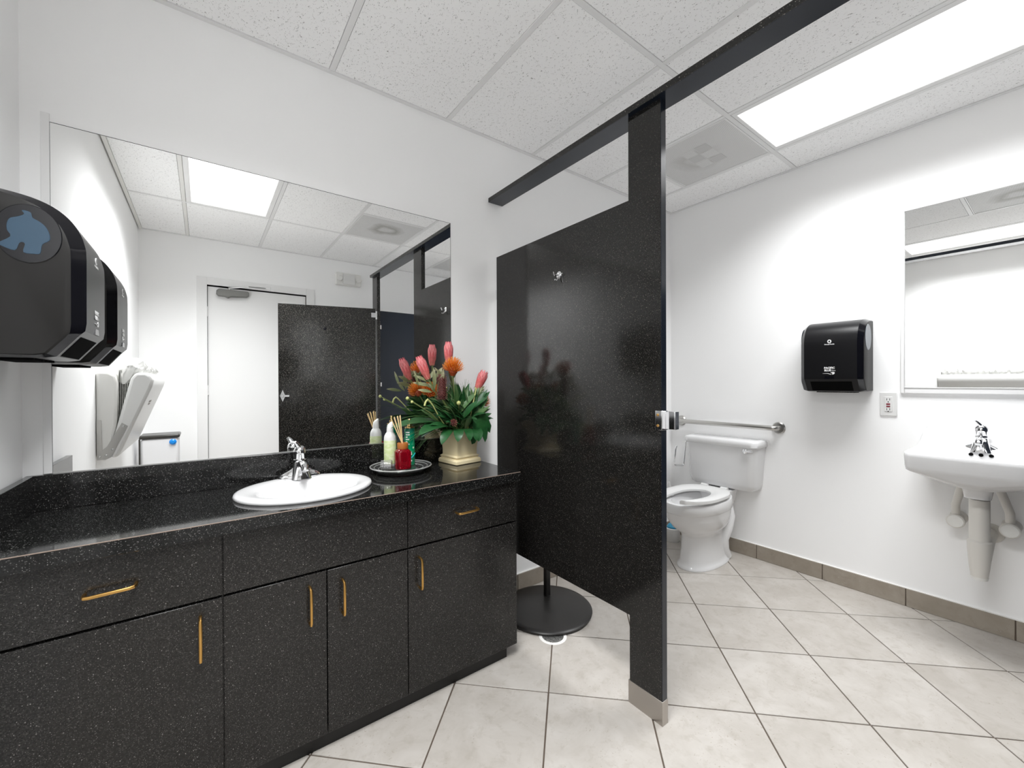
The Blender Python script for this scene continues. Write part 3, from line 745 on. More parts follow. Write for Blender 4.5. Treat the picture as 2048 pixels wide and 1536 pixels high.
# open-front seat: outline as a thick strip
def seat():
    b = MB(); n = 40; rows = []
    for k in range(n+1):
        a = -PI+.20+(2*PI-.40)*k/n
        co, si = math.cos(a), math.sin(a)
        xo, yo = 3.285+.262*math.copysign(abs(co)**.85, co), TY+.190*math.copysign(abs(si)**.9, si)
        if co > 0: xo = 3.285+.285*co**.62; yo = TY+.190*math.copysign(abs(si)**.8, si)
        xi, yi = 3.27+.172*co, TY+.100*si
        if co < 0:                                              # arms run nearly straight to the front tips
            xi = 3.27+.262*co*.98; yi = TY+math.copysign(max(.10*abs(si)**.5, .052), si); yo = TY+math.copysign(max(abs(yo-TY), .125*abs(si)**.25), si)
        rows.append([(xo, yo, .500), (xo, yo, .522), ((xo*.75+xi*.25), (yo*.75+yi*.25), .530), ((xo*.25+xi*.75), (yo*.25+yi*.75), .528), (xi, yi, .517), (xi, yi, .500)])
    b.loft(rows); return b
seat().build('seat', SEATM, t, 50, .003)
for s_ in (-1, 1):
    MB().tube([(3.575, TY+s_*.05, .518), (3.575, TY+s_*.10, .518)], .014, 12).build('seat_hinge', SEATM, t)
for yy in (TY-.13, TY+.13):
    box('seat_bumper', SEATM, 3.20, 3.23, yy-.012, yy+.012, .484, .500, t, .003)

# tissue holder hooked over the tank side
b = MB(); b.tube([(3.655, -.265, .834), (3.655, -.222, .8345), (3.652, -.208, .822), (3.622, -.205, .645), (3.612, -.205, .632), (3.50, -.205, .650), (3.488, -.205, .662), (3.508, -.205, .78), (3.522, -.205, .80)], .0072, 8)
tag(b.build('tissue_holder', CHROME, None, 60), 'chrome wire tissue holder hooked over the left side of the toilet tank', 'tissue holder')
# grab bar
t = thing('grab_bar', 'brushed steel grab bar on the wall above the toilet tank', 'grab bar', (XB, -.475, .983))
b = MB(); gx = XB-.055
b.tube([(XB-.002, -.100, .983), (gx+.02, -.100, .983), (gx+.006, -.106, .983), (gx, -.125, .983), (gx, -.825, .983), (gx+.006, -.844, .983), (gx+.02, -.85, .983), (XB-.002, -.85, .983)], .0175, 16); b.build('bar', STEEL, t, 60)
for y in (-.10, -.85):
    MB().lathe(0, 0, [(.043, 0), (.043, .006), (.036, .014), (.018, .016)], 24, M=Matrix.Translation((XB, y, .983)) @ Matrix.Rotation(-PI/2, 4, 'Y')).build('flange', STEEL, t, 40)
# toilet brush
t = thing('toilet_brush', 'toilet brush in a white canister with a blue rim behind the toilet', 'toilet brush', (3.60, -.125, 0))
MB().lathe(3.59, -.125, [(.054, 0), (.057, .004), (.057, .105), (.050, .110), (.046, .100)], 28).build('canister', WPLAST, t, 40)
MB().lathe(3.588, -.125, [(.042, .100), (.044, .118), (.030, .138), (.014, .146)], 20).build('brush_head', mat('teal_blue_plastic', (.04,.30,.50), .35), t, 40, label='teal blue splash guard')
MB().tube([(3.586, -.125, .14), (3.56, -.127, .32), (3.537, -.13, .47), (3.532, -.13, .495)], [.009, .009, .012, .006], 10).build('brush_handle', WPLAST, t)

# outlet
t = thing('wall_outlet', 'white wall outlet with dark red test buttons left of the sink', 'outlet', (XB, -1.44, 1.106))
box('cover_plate', WPLAST, XB-.007, XB, -1.479, -1.401, 1.106, 1.247, t, .003)
of = box('receptacle', WPLAST, XB-.0095, XB-.006, -1.458, -1.422, 1.132, 1.221, t, .0015)
for z in (1.163, 1.177): box('button', REDP, XB-.0115, XB-.009, -1.449, -1.431, z-.004, z+.004, of, .0008, label='dark red test button')
for z in (1.146, 1.205):
    for y in (-1.4335, -1.4465): box('plug_slot', SLOT, XB-.0098, XB-.009, y-.0012, y+.0012, z-.006, z+.006, of)
    MB().lathe(0, 0, [(.003, 0), (.003, .0008)], 10, M=Matrix.Translation((XB-.0094, -1.44, z-.0125 if z < 1.2 else z-.0145)) @ Matrix.Rotation(-PI/2, 4, 'Y')).build('ground_hole', SLOT, of, 0)

# framed mirror above the sink
t = thing('framed_mirror', 'white framed mirror above the wall sink', 'mirror', (XB, -1.8, 1.24))
Y0, Y1, Z0, Z1 = -2.115, -1.512, 1.278, 2.300
box('mirror_glass', MIRROR, XB-.005, XB-.003, Y0, Y1, Z0, Z1, t)
box('backing', TRIM, XB-.003, XB, Y0-.018, Y1+.018, Z0-.035, Z1+.018, t)
fr = MB()
for (y0, y1, z0, z1) in ((Y1, Y1+.018, Z0-.035, Z1+.018), (Y0-.018, Y0, Z0-.035, Z1+.018), (Y0, Y1, Z1, Z1+.018), (Y0, Y1, Z0-.035, Z0)):
    fr.box(XB-.014, XB, y0, y1, z0, z1)
fr.build('frame', TRIM, t, 35, .003)
box('sill_channel', SILVER, XB-.016, XB-.013, Y0, Y1, Z0-.006, Z0-.001, t, label='grey metal channel')

# wall-hung sink
SY, SZ = -1.822, .955
t = thing('wall_sink', 'white wall-hung sink with a raised back under the framed mirror', 'sink', (XB, SY, .74))
def wsink():
    b = MB(); n = 72; X0, X1, HW = 3.300, XB-.002, .248
    def outline(sc_, x0=X0, x1=X1, hw=HW, r=.05):
        pts = []
        cx, cyy = (x0+x1)/2, SY; hx = (x1-x0)/2
        for k in range(n):
            a = 2*PI*k/n; c, s_ = math.cos(a), math.sin(a); p = 2/7.
            pts.append((cx+hx*sc_*math.copysign(abs(c)**p, c), cyy+hw*sc_*math.copysign(abs(s_)**p, s_)))
        return pts
    def back(x):
        u = max(0, min(1, (x-3.682)/(3.742-3.682))); u = u*u*(3-2*u); return .120*u
    def top(L, z): return [Vector((x, y, z+back(x))) for x, y in L]
    def flat(L, z): return [Vector((x, y, z)) for x, y in L]
    BX, BY = 3.475, SY
    def inner(a, bb): return [(BX+a*math.copysign(abs(math.cos(2*PI*k/n))**.8, math.cos(2*PI*k/n)), BY+bb*math.copysign(abs(math.sin(2*PI*k/n))**.8, math.sin(2*PI*k/n))) for k in range(n)]
    def side(L, z, inset):
        return [Vector((x, SY+(y-SY)*(1-inset*(back(x)/.12)), z+back(x))) for x, y in L]
    loops = [flat(inner(.045, .045), .748), flat(inner(.052, .052), .79), flat(inner(.11, .13), .812), flat(inner(.16, .20), .838), flat(outline(.93), .858), flat(outline(.975), .866), flat(outline(.99), .885), side(outline(1.), .935, .06), side(outline(.998), SZ-.004, .14), side(outline(.985), SZ, .14), side(outline(.955), SZ-.001, .13)]
    loops += [top(outline(.88), SZ-.006), flat(inner(.134, .185), SZ-.005), flat(inner(.124, .178), SZ-.022), flat(inner(.115, .165), SZ-.06), flat(inner(.08, .11), SZ-.12), flat(inner(.022, .022), SZ-.135)]
    return b.loft(loops)
wsink().build('basin', PORC, t, 70)
for i, dy in enumerate((.034, 0, -.034)):
    MB().lathe(0, 0, [(.0085, 0), (.0085, .003)], 14, M=Matrix.Translation((3.6005, SY+dy, SZ-.0135)) @ Matrix.Rotation(-PI/2+.5, 4, 'Y')).build('overflow_hole', SLOT, t, 0)
faucet('chrome single-lever faucet on the white wall sink', (3.655, SY+.003, SZ-.002), -PI/2)
# insulated trap and supplies
t = thing('drain_pipe', 'off-white covered drain pipe hanging below the wall sink', 'pipe', (3.55, SY, .34))
px = 3.54
MB().lathe(px, SY, [(.033, .735), (.033, .742), (.030, .749)], 24).build('tailpiece_nut', SLOT, t, 30, label='black rubber washer')
MB().lathe(px, SY, [(.037, .52), (.036, .73)], 28).build('upper_cover', PVC, t, 30)
MB().lathe(px, SY, [(.030, .35), (.036, .40), (.042, .48), (.043, .525), (.038, .53)], 28).build('trap_cover', PVC, t, 30)
MB().lathe(px, SY, [(.029, .338), (.0315, .352)], 20).build('cover_rim', OPLAST, t, 30)
MB().tube([(px+.01, SY-.008, .40), (px+.06, SY-.014, .46), (px+.10, SY-.02, .515), (XB-.01, SY-.02, .52)], .026, 14).build('trap_arm', PVC, t)
MB().lathe(0, 0, [(.05, 0), (.048, .006), (.03, .012)], 24, M=Matrix.Translation((XB, SY-.02, .52)) @ Matrix.Rotation(-PI/2, 4, 'Y')).build('wall_flange', PVC, t, 30)
for y0, y1, zz, lab in ((-1.752, -1.728, .575, 'off-white covered supply pipe and valve left of the sink drain'), (-1.885, -1.912, .575, 'off-white covered supply pipe and valve right of the sink drain')):
    t = thing('supply_pipe', lab, 'pipe', (3.66, y1, .52), 'covered supply pipes under the sink')
    MB().tube([(3.60, y0, .835), (3.62, y0, .77), (3.66, y1, .66), (3.675, y1, .60)], .017, 14).build('hose', PVC, t)
    M = Matrix.Translation((XB, y1, zz)) @ Matrix.Rotation(-PI/2, 4, 'Y')
    MB().lathe(0, 0, [(.036, 0), (.034, .008), (.024, .014), (.024, .075), (.034, .085), (.036, .10), (.036, .118), (.033, .121)], 24, M=M).build('valve_cover', PVC, t, 30)
    MB().lathe(0, 0, [(.031, .1212), (.030, .1235)], 24, M=M).build('valve_cap', OPLAST, t, 30)

# floor drain and floor stand
t = thing('floor_drain', 'small round metal floor drain half under the black disc', 'floor drain', (1.922, -.488, 0))
MB().lathe(1.922, -.488, [(.072, .0002), (.070, .0014), (.058, .0014)], 32).build('grout_ring', CAULK, t, 30)
gr = mat('drain_grate', (.10,.10,.10), .4, .8); kk = N(gr); vo = voro(kk, kk.obj(), 190); kk.color(kk.ramp(vo.outputs['Distance'], [(.2, (.008,.008,.008)), (.5, (.35,.35,.34))]))
MB().lathe(1.922, -.488, [(.056, .0014), (.056, .0030), (.050, .0034)], 32).build('grate', gr, t, 30)
t = thing('floor_stand', 'black floor stand with a wide round disc base behind the stall panel', 'stand', (2.062, -.285, 0))
SB = mat('black_satin_powder', (.011,.010,.0095), .38)
MB().lathe(2.062, -.285, [(.245, .004), (.256, .008), (.258, .016), (.252, .022), (.23, .026), (.03, .034)], 56).build('disc_base', SB, t, 40)
box('pole', SB, 2.118, 2.152, -.215, -.190, .024, .86, t, .002)

# ------------------------------------------------------------------ things seen through the mirrors on the left wall
t = thing('baby_changing_station', 'white wall-mounted baby changing station half open, seen in both mirrors', 'changing station', (0, -1.5, .905))
BY0, BY1 = -2.07, -1.17
bs = MB(); bs.prism([(-.007, .900), (.02, .896), (.060, .95), (.078, 1.10), (.084, 1.32), (.076, 1.365), (.046, 1.386), (-.007, 1.388)], 'xz', BY0, BY1); bs.build('back_shell', OPLAST, t, 35, .018, 3)
tr = MB(); tr.prism([(.044, .925), (.055, .893), (.085, .902), (.232, 1.300), (.241, 1.335), (.232, 1.365), (.205, 1.383), (.160, 1.383), (.138, 1.35)], 'xz', BY0, BY1)
bed = tr.build('tray', WPLAST, t, 35, .02, 3)
for y in (BY1+.0006, BY0-.003):
    MB().prism([(-.004, .892), (.03, .889), (.055, .902), (.125, 1.075), (.10, 1.095), (.038, .965), (.018, .945), (.014, 1.115), (-.004, 1.115)], 'xz', y, y+.0025).build('hinge_plate', STEEL, t, 35, label='steel hinge plate')
for (x, z) in ((.008, .908), (.034, .914), (.060, .945), (.106, 1.075)):
    MB().lathe(0, 0, [(.006, 0), (.004, .003)], 10, M=Matrix.Translation((x, BY1+.0031, z)) @ Matrix.Rotation(-PI/2, 4, 'X')).build('screw', SILVER, t)
# liner bag bulging out of the top: crumpled loft
ln = MB(); loops = []; rnd = random.Random(3)
for i in range(61):
    u = i/60; y = BY1-.03+(BY0-BY1+.06)*u; L = []
    e_ = min(1, min(u, 1-u)*14+.35)
    for k in range(18):
        a = 2*PI*k/18; w_ = 1+.16*math.sin(i*1.9+k*1.3)+.10*rnd.uniform(-1, 1)
        z = 1.405+.062*e_*math.sin(a)*w_ if math.sin(a) > 0 else 1.405+.09*math.sin(a)
        L.append(Vector((.138+.056*math.cos(a)*w_*e_+.10*(min(0, math.sin(a)))*.35, y+.006*math.sin(k*2.1+i), z)))
    loops.append(L)
ln.loft(loops).build('liner', PAPER, t, 50, label='crumpled white paper liners')
for q in range(6):
    box('liner_sheet', PAPER, .082+q*.0075, .084+q*.0075, BY0+.05, BY1-.04, 1.02, 1.40, t)
lbl = MB()
for (dz, ln_, tt) in ((1.20, .12, .010), (1.185, .08, .006)):
    p = Vector((.218, 0, 1.205)); 
    lbl.prism([(.193+(dz-1.20)*.37, dz), (.1965+(dz-1.20)*.37, dz-.002), (.2005+(dz-1.20)*.37, dz+tt), (.197+(dz-1.20)*.37, dz+tt+.002)], 'xz', -1.5-ln_/2, -1.5+ln_/2)
lbl.build('label_strip', mat('label_grey_brown', (.30,.27,.24), .5), bed, 0)

t = thing('trash_bin', 'tall bin with a dark lid and white liner in the corner, seen in the mirror', 'trash bin', (.165, -2.82, 0))
b = MB(); b.loft([[Vector((x, y, z)) for x, y in ((.165-w_, -2.82-.115), (.165+w_, -2.82-.115), (.165+w_, -2.82+.115), (.165-w_, -2.82+.115))] for z, w_ in ((0, .105), (.80, .125))]); b.build('body', mat('grey_bin_body', (.55,.55,.54), .4), t, 35, .02, 3)
b = MB(); b.box(.036, .294, -2.94, -2.70, .56, .836); b.build('bag', BAG, t, 35, .02, 3)
b = MB(); b.box(.026, .304, -2.952, -2.688, .836, .866); b.build('lid', LIDM, t, 35, .012, 3)
b = MB(); b.box(.026, .038, -2.70, -2.686, .55, .84); b.build('side_rail', LIDM, t, 35, .003)
b = MB(); b.lathe(0, 0, [(.02, 0), (.026, .01), (.012, .02)], 14, M=Matrix.Translation((.255, -2.698, .80)) @ Matrix.Rotation(-PI/2, 4, 'X')); b.build('bag_tie', BLUEDRAW, t, label='bright blue bag tie')

# ------------------------------------------------------------------ counter objects
TCX, TCY = 1.238, -.166
GLASSR = mat('glass_rim_highlight', (.97,.98,.96), .05, trans=.62, ior=1.6)  # white in the glass paints bright highlights onto rim and beads
t = thing('glass_tray', 'round clear glass tray holding the bottles on the counter', 'tray', (TCX, TCY, CZ))
def ring(name, R_, z, r):
    MB().tube([(TCX+R_*math.cos(2*PI*k/64), TCY+R_*math.sin(2*PI*k/64), z) for k in range(65)], r, 8, cap=False, up=(0, 0, 1)).build(name, GLASSR, t, 60)
ring('rim', .1418, CZ+.0302, .0030); ring('bead', .124, CZ+.0262, .0016); ring('bead', .104, CZ+.0202, .0014)
(MB().lathe(TCX, TCY, [(.100, CZ), (.108, CZ+.002), (.112, CZ+.010), (.130, CZ+.021), (.1425, CZ+.027), (.1435, CZ+.030), (.140, CZ+.031), (.134, CZ+.029), (.130, CZ+.030), (.122, CZ+.024), (.116, CZ+.0245), (.108, CZ+.0195), (.100, CZ+.019), (.088, CZ+.020), (.085, CZ+.019)], 64).build('dish', GLASS, t, 60))
TZ2 = CZ+.0203
t = thing('pump_bottle', 'white bottle with a pale green label and slanted cap on the glass tray', 'bottle', (1.206, -.108, TZ2))
bx, by = 1.206, -.108
MB().lathe(bx, by, [(.024, TZ2), (.028, TZ2+.004), (.029, TZ2+.02), (.029, TZ2+.138), (.0275, TZ2+.148), (.022, TZ2+.160), (.0175, TZ2+.166), (.0165, TZ2+.168)], 28).build('body', WPLAST, t, 50)
MB().lathe(bx, by, [(.0293, TZ2+.016), (.0295, TZ2+.018), (.0295, TZ2+.126), (.0293, TZ2+.128)], 28, cap0=False, cap1=False).build('label', LOTION, t, 50, thick=.0006)
q = MB(); q.loft([ell(bx, by, TZ2+.168, .0165, .0165, 20), ell(bx, by, TZ2+.185, .0155, .0155, 20), [Vector((p.x+.001, p.y, TZ2+.208+(p.x-bx)*.6)) for p in ell(bx, by, 0, .0135, .0135, 20)], [Vector((p.x+.003, p.y, TZ2+.213+(p.x-bx)*.65)) for p in ell(bx, by, 0, .009, .010, 20)]])
q.build('cap', WPLAST, t, 50)
t = thing('reed_diffuser', 'red reed diffuser with an amber wood cap on the glass tray', 'diffuser', (1.236, -.192, TZ2))
bx, by = 1.236, -.192
MB().loft([ell(bx, by, TZ2, .031, .031, 32, 5), ell(bx, by, TZ2+.004, .0335, .0335, 32, 5), ell(bx, by, TZ2+.080, .0335, .0335, 32, 5), ell(bx, by, TZ2+.088, .029, .029, 32, 3.5), ell(bx, by, TZ2+.096, .021, .021, 32)]).build('bottle', RED, t, 50)
MB().lathe(bx, by, [(.0245, TZ2+.094), (.0255, TZ2+.096), (.0255, TZ2+.120), (.0245, TZ2+.122), (.008, TZ2+.121)], 28).build('cap', WOOD, t, 35)
for (dx, dy, hx) in ((-.052, .012, .240), (-.043, -.004, .244), (-.034, .016, .246), (-.030, -.010, .250), (-.020, .010, .250), (-.012, -.002, .254), (-.008, .014, .250)):
    MB().tube([(bx+dx*.02, by+dy*.1, TZ2+.08), (bx+dx*.05, by+dy*.2, TZ2+.12), (bx+dx, by+dy, TZ2+hx)], .0022, 6).build('reed', REED, t, 50)
t = thing('spray_bottle', 'green spray bottle with white print and a gold nozzle on the glass tray', 'bottle', (1.298, -.127, TZ2))
bx, by = 1.298, -.127
MB().lathe(bx, by, [(.023, TZ2), (.0255, TZ2+.003), (.0258, TZ2+.173), (.0245, TZ2+.180), (.022, TZ2+.183)], 28).build('body', SPRAY, t, 40)
MB().lathe(bx, by, [(.0238, TZ2+.183), (.0240, TZ2+.188), (.016, TZ2+.191)], 28).build('shoulder_ring', GOLD, t, 40)
MB().lathe(bx, by, [(.0115, TZ2+.189), (.0115, TZ2+.205), (.0085, TZ2+.208), (.0085, TZ2+.225), (.007, TZ2+.228)], 20).build('nozzle', GOLD, t, 35)
pr = MB(); rp = random.Random(5)
def arc(z0, z1, a0, a1, r=.0259):
    n = 6; L0 = []; L1 = []
    for k in range(n+1):
        a = a0+(a1-a0)*k/n; p = (bx+r*math.sin(a), by-r*math.cos(a)); q = (bx+(r+.0003)*math.sin(a), by-(r+.0003)*math.cos(a)); L0.append((p, q))
    pr.loft([[Vector((*p, z0)), Vector((*q, z0)), Vector((*q, z1)), Vector((*p, z1))] for p, q in L0])
z = TZ2+.160
for wds in ([.16, .2, .14], [.2, .12, .22], [.3], [.12, .18, .16], [.26], [.1, .14, .12, .1]):
    a = -1.15
    for wd in wds:
        arc(z, z+.0055, a, a+wd*1.2); a += wd*1.2+.06
    z -= .0115
for z, a0, a1 in ((.060, -.55, .0), (.052, -.5, .05), (.020, -.4, .05)): arc(TZ2+z, TZ2+z+.007, a0, a1)
pr.build('label_print', WHITEP, t, 0)
q = MB(); n = 20
q.lathe(0, 0, [(.005, .0), (.005, .0004)], 18, M=Matrix.Translation((bx+.0255*math.sin(.35), by-.0255*math.cos(.35), TZ2+.087)) @ Matrix.Rotation(.35, 4, 'Z') @ Matrix.Rotation(PI/2, 4, 'X'))
q.build('round_seal', mat('pale_green_print', (.45,.75,.55), .5), t, 0)
arm = MB(); arm.tube([(bx+.026*math.sin(a), by-.026*math.cos(a), TZ2+.036+.022*u) for u, a in [(k/6, -.1+1.0*k/6) for k in range(7)]], .003, 6); arm.build('teal_swoosh', mat('teal_print', (.02,.45,.50), .4), t, 50)
M = Matrix.Translation((1.158, -.185, TZ2+.0240)) @ Matrix.Rotation(-.5, 4, 'Z') @ Matrix.Rotation(PI/2, 4, 'Y')
tag(MB().lathe(0, 0, [(.0225, -.022), (.0238, -.021), (.0238, .022), (.022, .026), (.004, .0265), (.004, .0255), (.0210, .025), (.0224, .0215), (.0224, -.021)], 28, M=M, cap0=False, cap1=False).build('clear_cap', CLEARCAP, None, 50), 'clear plastic cap lying on its side at the front of the glass tray', 'cap')

# ------------------------------------------------------------------ protea arrangement
PC = Vector((1.584, -.122, CZ))
t = thing('flower_arrangement', 'protea flower arrangement in a square cream urn on the counter', 'flower pot', PC)
def sq(h, z, r=.004):
    L = []; A = math.radians(8)
    for k, (sx_, sy_) in enumerate(((1, 1), (-1, 1), (-1, -1), (1, -1))):
        for q in range(3):
            a = k*PI/2+PI/4*q; x, y = sx_*(h-r)+r*math.cos(a), sy_*(h-r)+r*math.sin(a)
            L.append(Vector((PC.x+x*math.cos(A)-y*math.sin(A), PC.y+x*math.sin(A)+y*math.cos(A), CZ+z)))
    return L
pot = MB(); pot.loft([sq(.078, 0), sq(.082, .004), sq(.082, .018), sq(.077, .026), sq(.071, .028), sq(.071, .032), sq(.075, .034), sq(.076, .038), sq(.071, .041), sq(.066, .045), sq(.066, .075), sq(.069, .105), sq(.075, .13), sq(.083, .152), sq(.087, .158), sq(.0875, .161), sq(.091, .164), sq(.092, .169), sq(.095, .172), sq(.096, .180), sq(.093, .184), sq(.086, .183), sq(.082, .172)])
pot.build('urn', CREAM, t, 30)
MB().loft([sq(.081, .160), sq(.081, .168)]).build('soil', SOIL, t, 0)
stems = []
def frame3(d):
    d = Vector(d).normalized(); a = Vector((1, 0, 0)) if abs(d.x) < .8 else Vector((0, 1, 0)); a = (a-d*a.dot(d)).normalized(); return d, a, d.cross(a)
def stem(p, r=.004, root=None, m=None):
    p = Vector(p); q = root or Vector((PC.x+(p.x-PC.x)*.22, PC.y+(p.y-PC.y)*.22, CZ+.165)); mid = q.lerp(p, .5)+Vector((0, 0, .02))
    MB().tube([q, q.lerp(mid, .5), mid, mid.lerp(p, .55), p], r, 8).build('stem', m or STEMM, t, 60)
def protea(p0, p1, R, open_=0.):
    p0, p1 = Vector(p0), Vector(p1); d, a, c = frame3(p1-p0); L = (p1-p0).length; b = MB()
    b.tube([p0, p0+d*L*.3, p0+d*L*.75], [R*.5, R*.72, R*.45], 12, grads=[0, .2, .55])
    for row, (cnt, z0, ln, rr_, wd) in enumerate(((9, .45, .55, .80, .62), (9, .22, .62, .90, .62), (9, .02, .60, .82, .60), (8, -.04, .38, .72, .55))):
        for k in range(cnt):
            th = 2*PI*(k+.5*(row % 2))/cnt; o = a*math.cos(th)+c*math.sin(th); sd = d.cross(o); rows_ = []
            for i in range(6):
                u = i/5; zz = z0+ln*u; rad = R*rr_*(.62+.42*math.sin(min(1, zz+.10)*PI*.62)+open_*u*.5)-R*.10*row*.2+(R*.12*row*.5 if row else 0)*(.4)
                if zz > .72: rad *= 1-.30*(zz-.72)/.3*(1-open_)
                wdt = R*wd*(math.sin(PI*(u*.82+.13)))**.8
                g = max(0, min(1, zz*.95+.02*row))*.9+(.12*u if u > .75 else 0)
                cc = p0+d*zz*L
                rows_.append([b.v(cc+o*(rad-.16*wdt)-sd*wdt*.5, min(1, g*.6+.40)), b.v(cc+o*rad, g*.8), b.v(cc+o*(rad-.16*wdt)+sd*wdt*.5, min(1, g*.6+.40))])
            for x, y in zip(rows_[:-1], rows_[1:]): b.f([x[0], x[1], y[1], y[0]]); b.f([x[1], x[2], y[2], y[1]])
    stem(p0+d*.01, .0055)
    return b.build('protea_bloom', PROTEA, t, 30, thick=.0007, normals=False, label='pink protea bloom')
protea((1.400, -.123, 1.340), (1.352, -.117, 1.452), .0265)
protea((1.530, -.105, 1.420), (1.530, -.102, 1.536), .0265)
protea((1.693, -.125, 1.276), (1.745, -.125, 1.380), .025, .5)
def pincushion(p0, d, R, Hh, seed, m=PINC, cnt=120, label='orange pincushion bloom', name='pincushion_bloom'):
    rp = random.Random(seed); p0 = Vector(p0); d, a, c = frame3(d); b = MB()
    b.lathe(0, 0, [(R*.18, 0), (R*.40, Hh*.22), (R*.45, Hh*.40), (R*.22, Hh*.62)], 12, M=Matrix.Translation(p0) @ Matrix((a, c, d)).transposed().to_4x4())
    for v in b.bm.verts: v[b.g] = .12
    b.useg = True
    for k in range(cnt):
        u = (k+.5)/cnt; ph = k*2.39996; el = math.acos(1-u*1.15)
        o = (a*math.cos(ph)+c*math.sin(ph))*math.sin(el)+d*math.cos(el)
        base = p0+d*Hh*.30+o*R*.30; mid = base+o*R*.42+d*Hh*.10; tip = base+o*R*rp.uniform(.62, .78)+d*Hh*.26
        s_ = d.cross(o); s_ = s_.normalized() if s_.length > .01 else a; w_ = .0016
        V = [b.v(base-s_*w_, .25), b.v(base+s_*w_, .25), b.v(mid+s_*w_, .62), b.v(mid-s_*w_, .62), b.v(tip+s_*w_*.8, 1), b.v(tip-s_*w_*.8, 1)]
        b.f([V[0], V[1], V[2], V[3]]); b.f([V[3], V[2], V[4], V[5]])
    stem(p0+d*.004, .004)
    return b.build(name, m, t, 0, thick=.0012, normals=False, label=label)
pincushion((1.494, -.212, 1.352), (.05, -.1, 1), .054, .078, 1)
pincushion((1.436, -.068, 1.245), (-.15, -.55, .8), .050, .068, 2)
pincushion((1.716, -.11, 1.178), (.35, -.3, .9), .046, .065, 5)
def banksia(p0, p1, R, seed):
    rp = random.Random(seed); p0, p1 = Vector(p0), Vector(p1); d, a, c = frame3(p1-p0); L = (p1-p0).length; b = MB()
    b.tube([p0, p0+d*L*.2, p0+d*L*.8, p1], [R*.5, R*.78, R*.7, R*.3], 14, grads=[.1, .25, .35, .5])
    for k in range(260):
        u = (k+.5)/260; ph = k*2.39996; o = a*math.cos(ph)+c*math.sin(ph)
        q = p0+d*L*u+o*R*(.72 if u < .9 else .45); tip = q+(o+d*rp.uniform(-.3, .7))*R*rp.uniform(.25, .42); s_ = d*.0016
        s_ = d.cross(o)*.0014
        V = [b.v(q-s_, .3), b.v(q+s_, .3), b.v(tip+s_, 1), b.v(tip-s_, 1)]; b.f(V)
    stem(p0+d*.004, .005)
    b.build('banksia_spike', BANK, t, 0, thick=.001, normals=False, label='dark reddish-brown banksia spike')
banksia((1.449, -.185, 1.232), (1.444, -.185, 1.360), .026, 9)
# sage leaves with the proteas
for p, d_, L_, W_, bd in (((1.405,-.12,1.32), (-.8,.02,.45), .085, .020, .3), ((1.41,-.12,1.30), (-.95,0,.25), .09, .022, .2), ((1.40,-.125,1.33), (.55,-.1,.8), .07, .018, .2), ((1.415,-.13,1.29), (-.6,-.4,.3), .08, .02, .2),
                      ((1.385,-.2,1.27), (-.95,-.3,.22), .085, .019, .25), ((1.40,-.19,1.27), (-.55,-.3,.8), .06, .016, .2), ((1.405,-.185,1.28), (-.05,-.15,1), .115, .022, .15), ((1.425,-.18,1.27), (.25,-.2,1), .11, .024, -.1),
                      ((1.44,-.18,1.30), (.12,-.3,1), .09, .022, .2), ((1.47,-.16,1.33), (-.6,-.15,.75), .085, .02, .1), ((1.49,-.15,1.34), (-.7,-.1,.6), .075, .018, .2), ((1.41,-.13,1.33), (-.4,-.05,.9), .075, .02, .2), ((1.445,-.12,1.34), (.5,-.05,.8), .07, .02, .2),
                      ((1.67,-.13,1.24), (.85,-.15,.30), .080, .022, .2), ((1.675,-.13,1.25), (.75,-.1,.60), .08, .022, .2), ((1.665,-.13,1.22), (.5,-.3,.85), .09, .022, .1), ((1.66,-.13,1.2), (-.35,-.2,.9), .09, .022, .1), ((1.69,-.12,1.27), (.9,0,.15), .06, .02, .2),
                      ((1.345,-.13,1.30), (-.3,-.1,.95), .085, .014, .1), ((1.525,-.14,1.32), (-.25,-.1,.95), .08, .018, .1), ((1.53,-.14,1.33), (.35,-.1,.9), .075, .018, .2)):
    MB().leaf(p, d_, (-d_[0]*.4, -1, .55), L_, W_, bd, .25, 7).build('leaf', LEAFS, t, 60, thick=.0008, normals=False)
# mid-green pointed leaves filling the middle
rp = random.Random(21)
for k in range(165):
    a_ = rp.uniform(0, 2*PI); rad = rp.uniform(.0, .085); p = (PC.x+rad*math.cos(a_)*1.1, PC.y+rad*math.sin(a_)*.5-.02, CZ+.165+rp.uniform(0, .085))
    dx = rp.uniform(-1.2, .75); dy = rp.uniform(-.55, .10); d_ = (dx, dy, rp.uniform(.45, 1.35))
    L_ = rp.uniform(.13, .21)
    if p[1]+dy*L_ > -.03: d_ = (dx, -.15, d_[2])
    MB().leaf(p, d_, (-d_[0]*.5, -.6, .8), L_, rp.uniform(.022, .042), rp.uniform(.2, .9), .25, 7).build('leaf', LEAFM if k % 5 < 2 else LEAFD, t, 60, thick=.0008, normals=False)
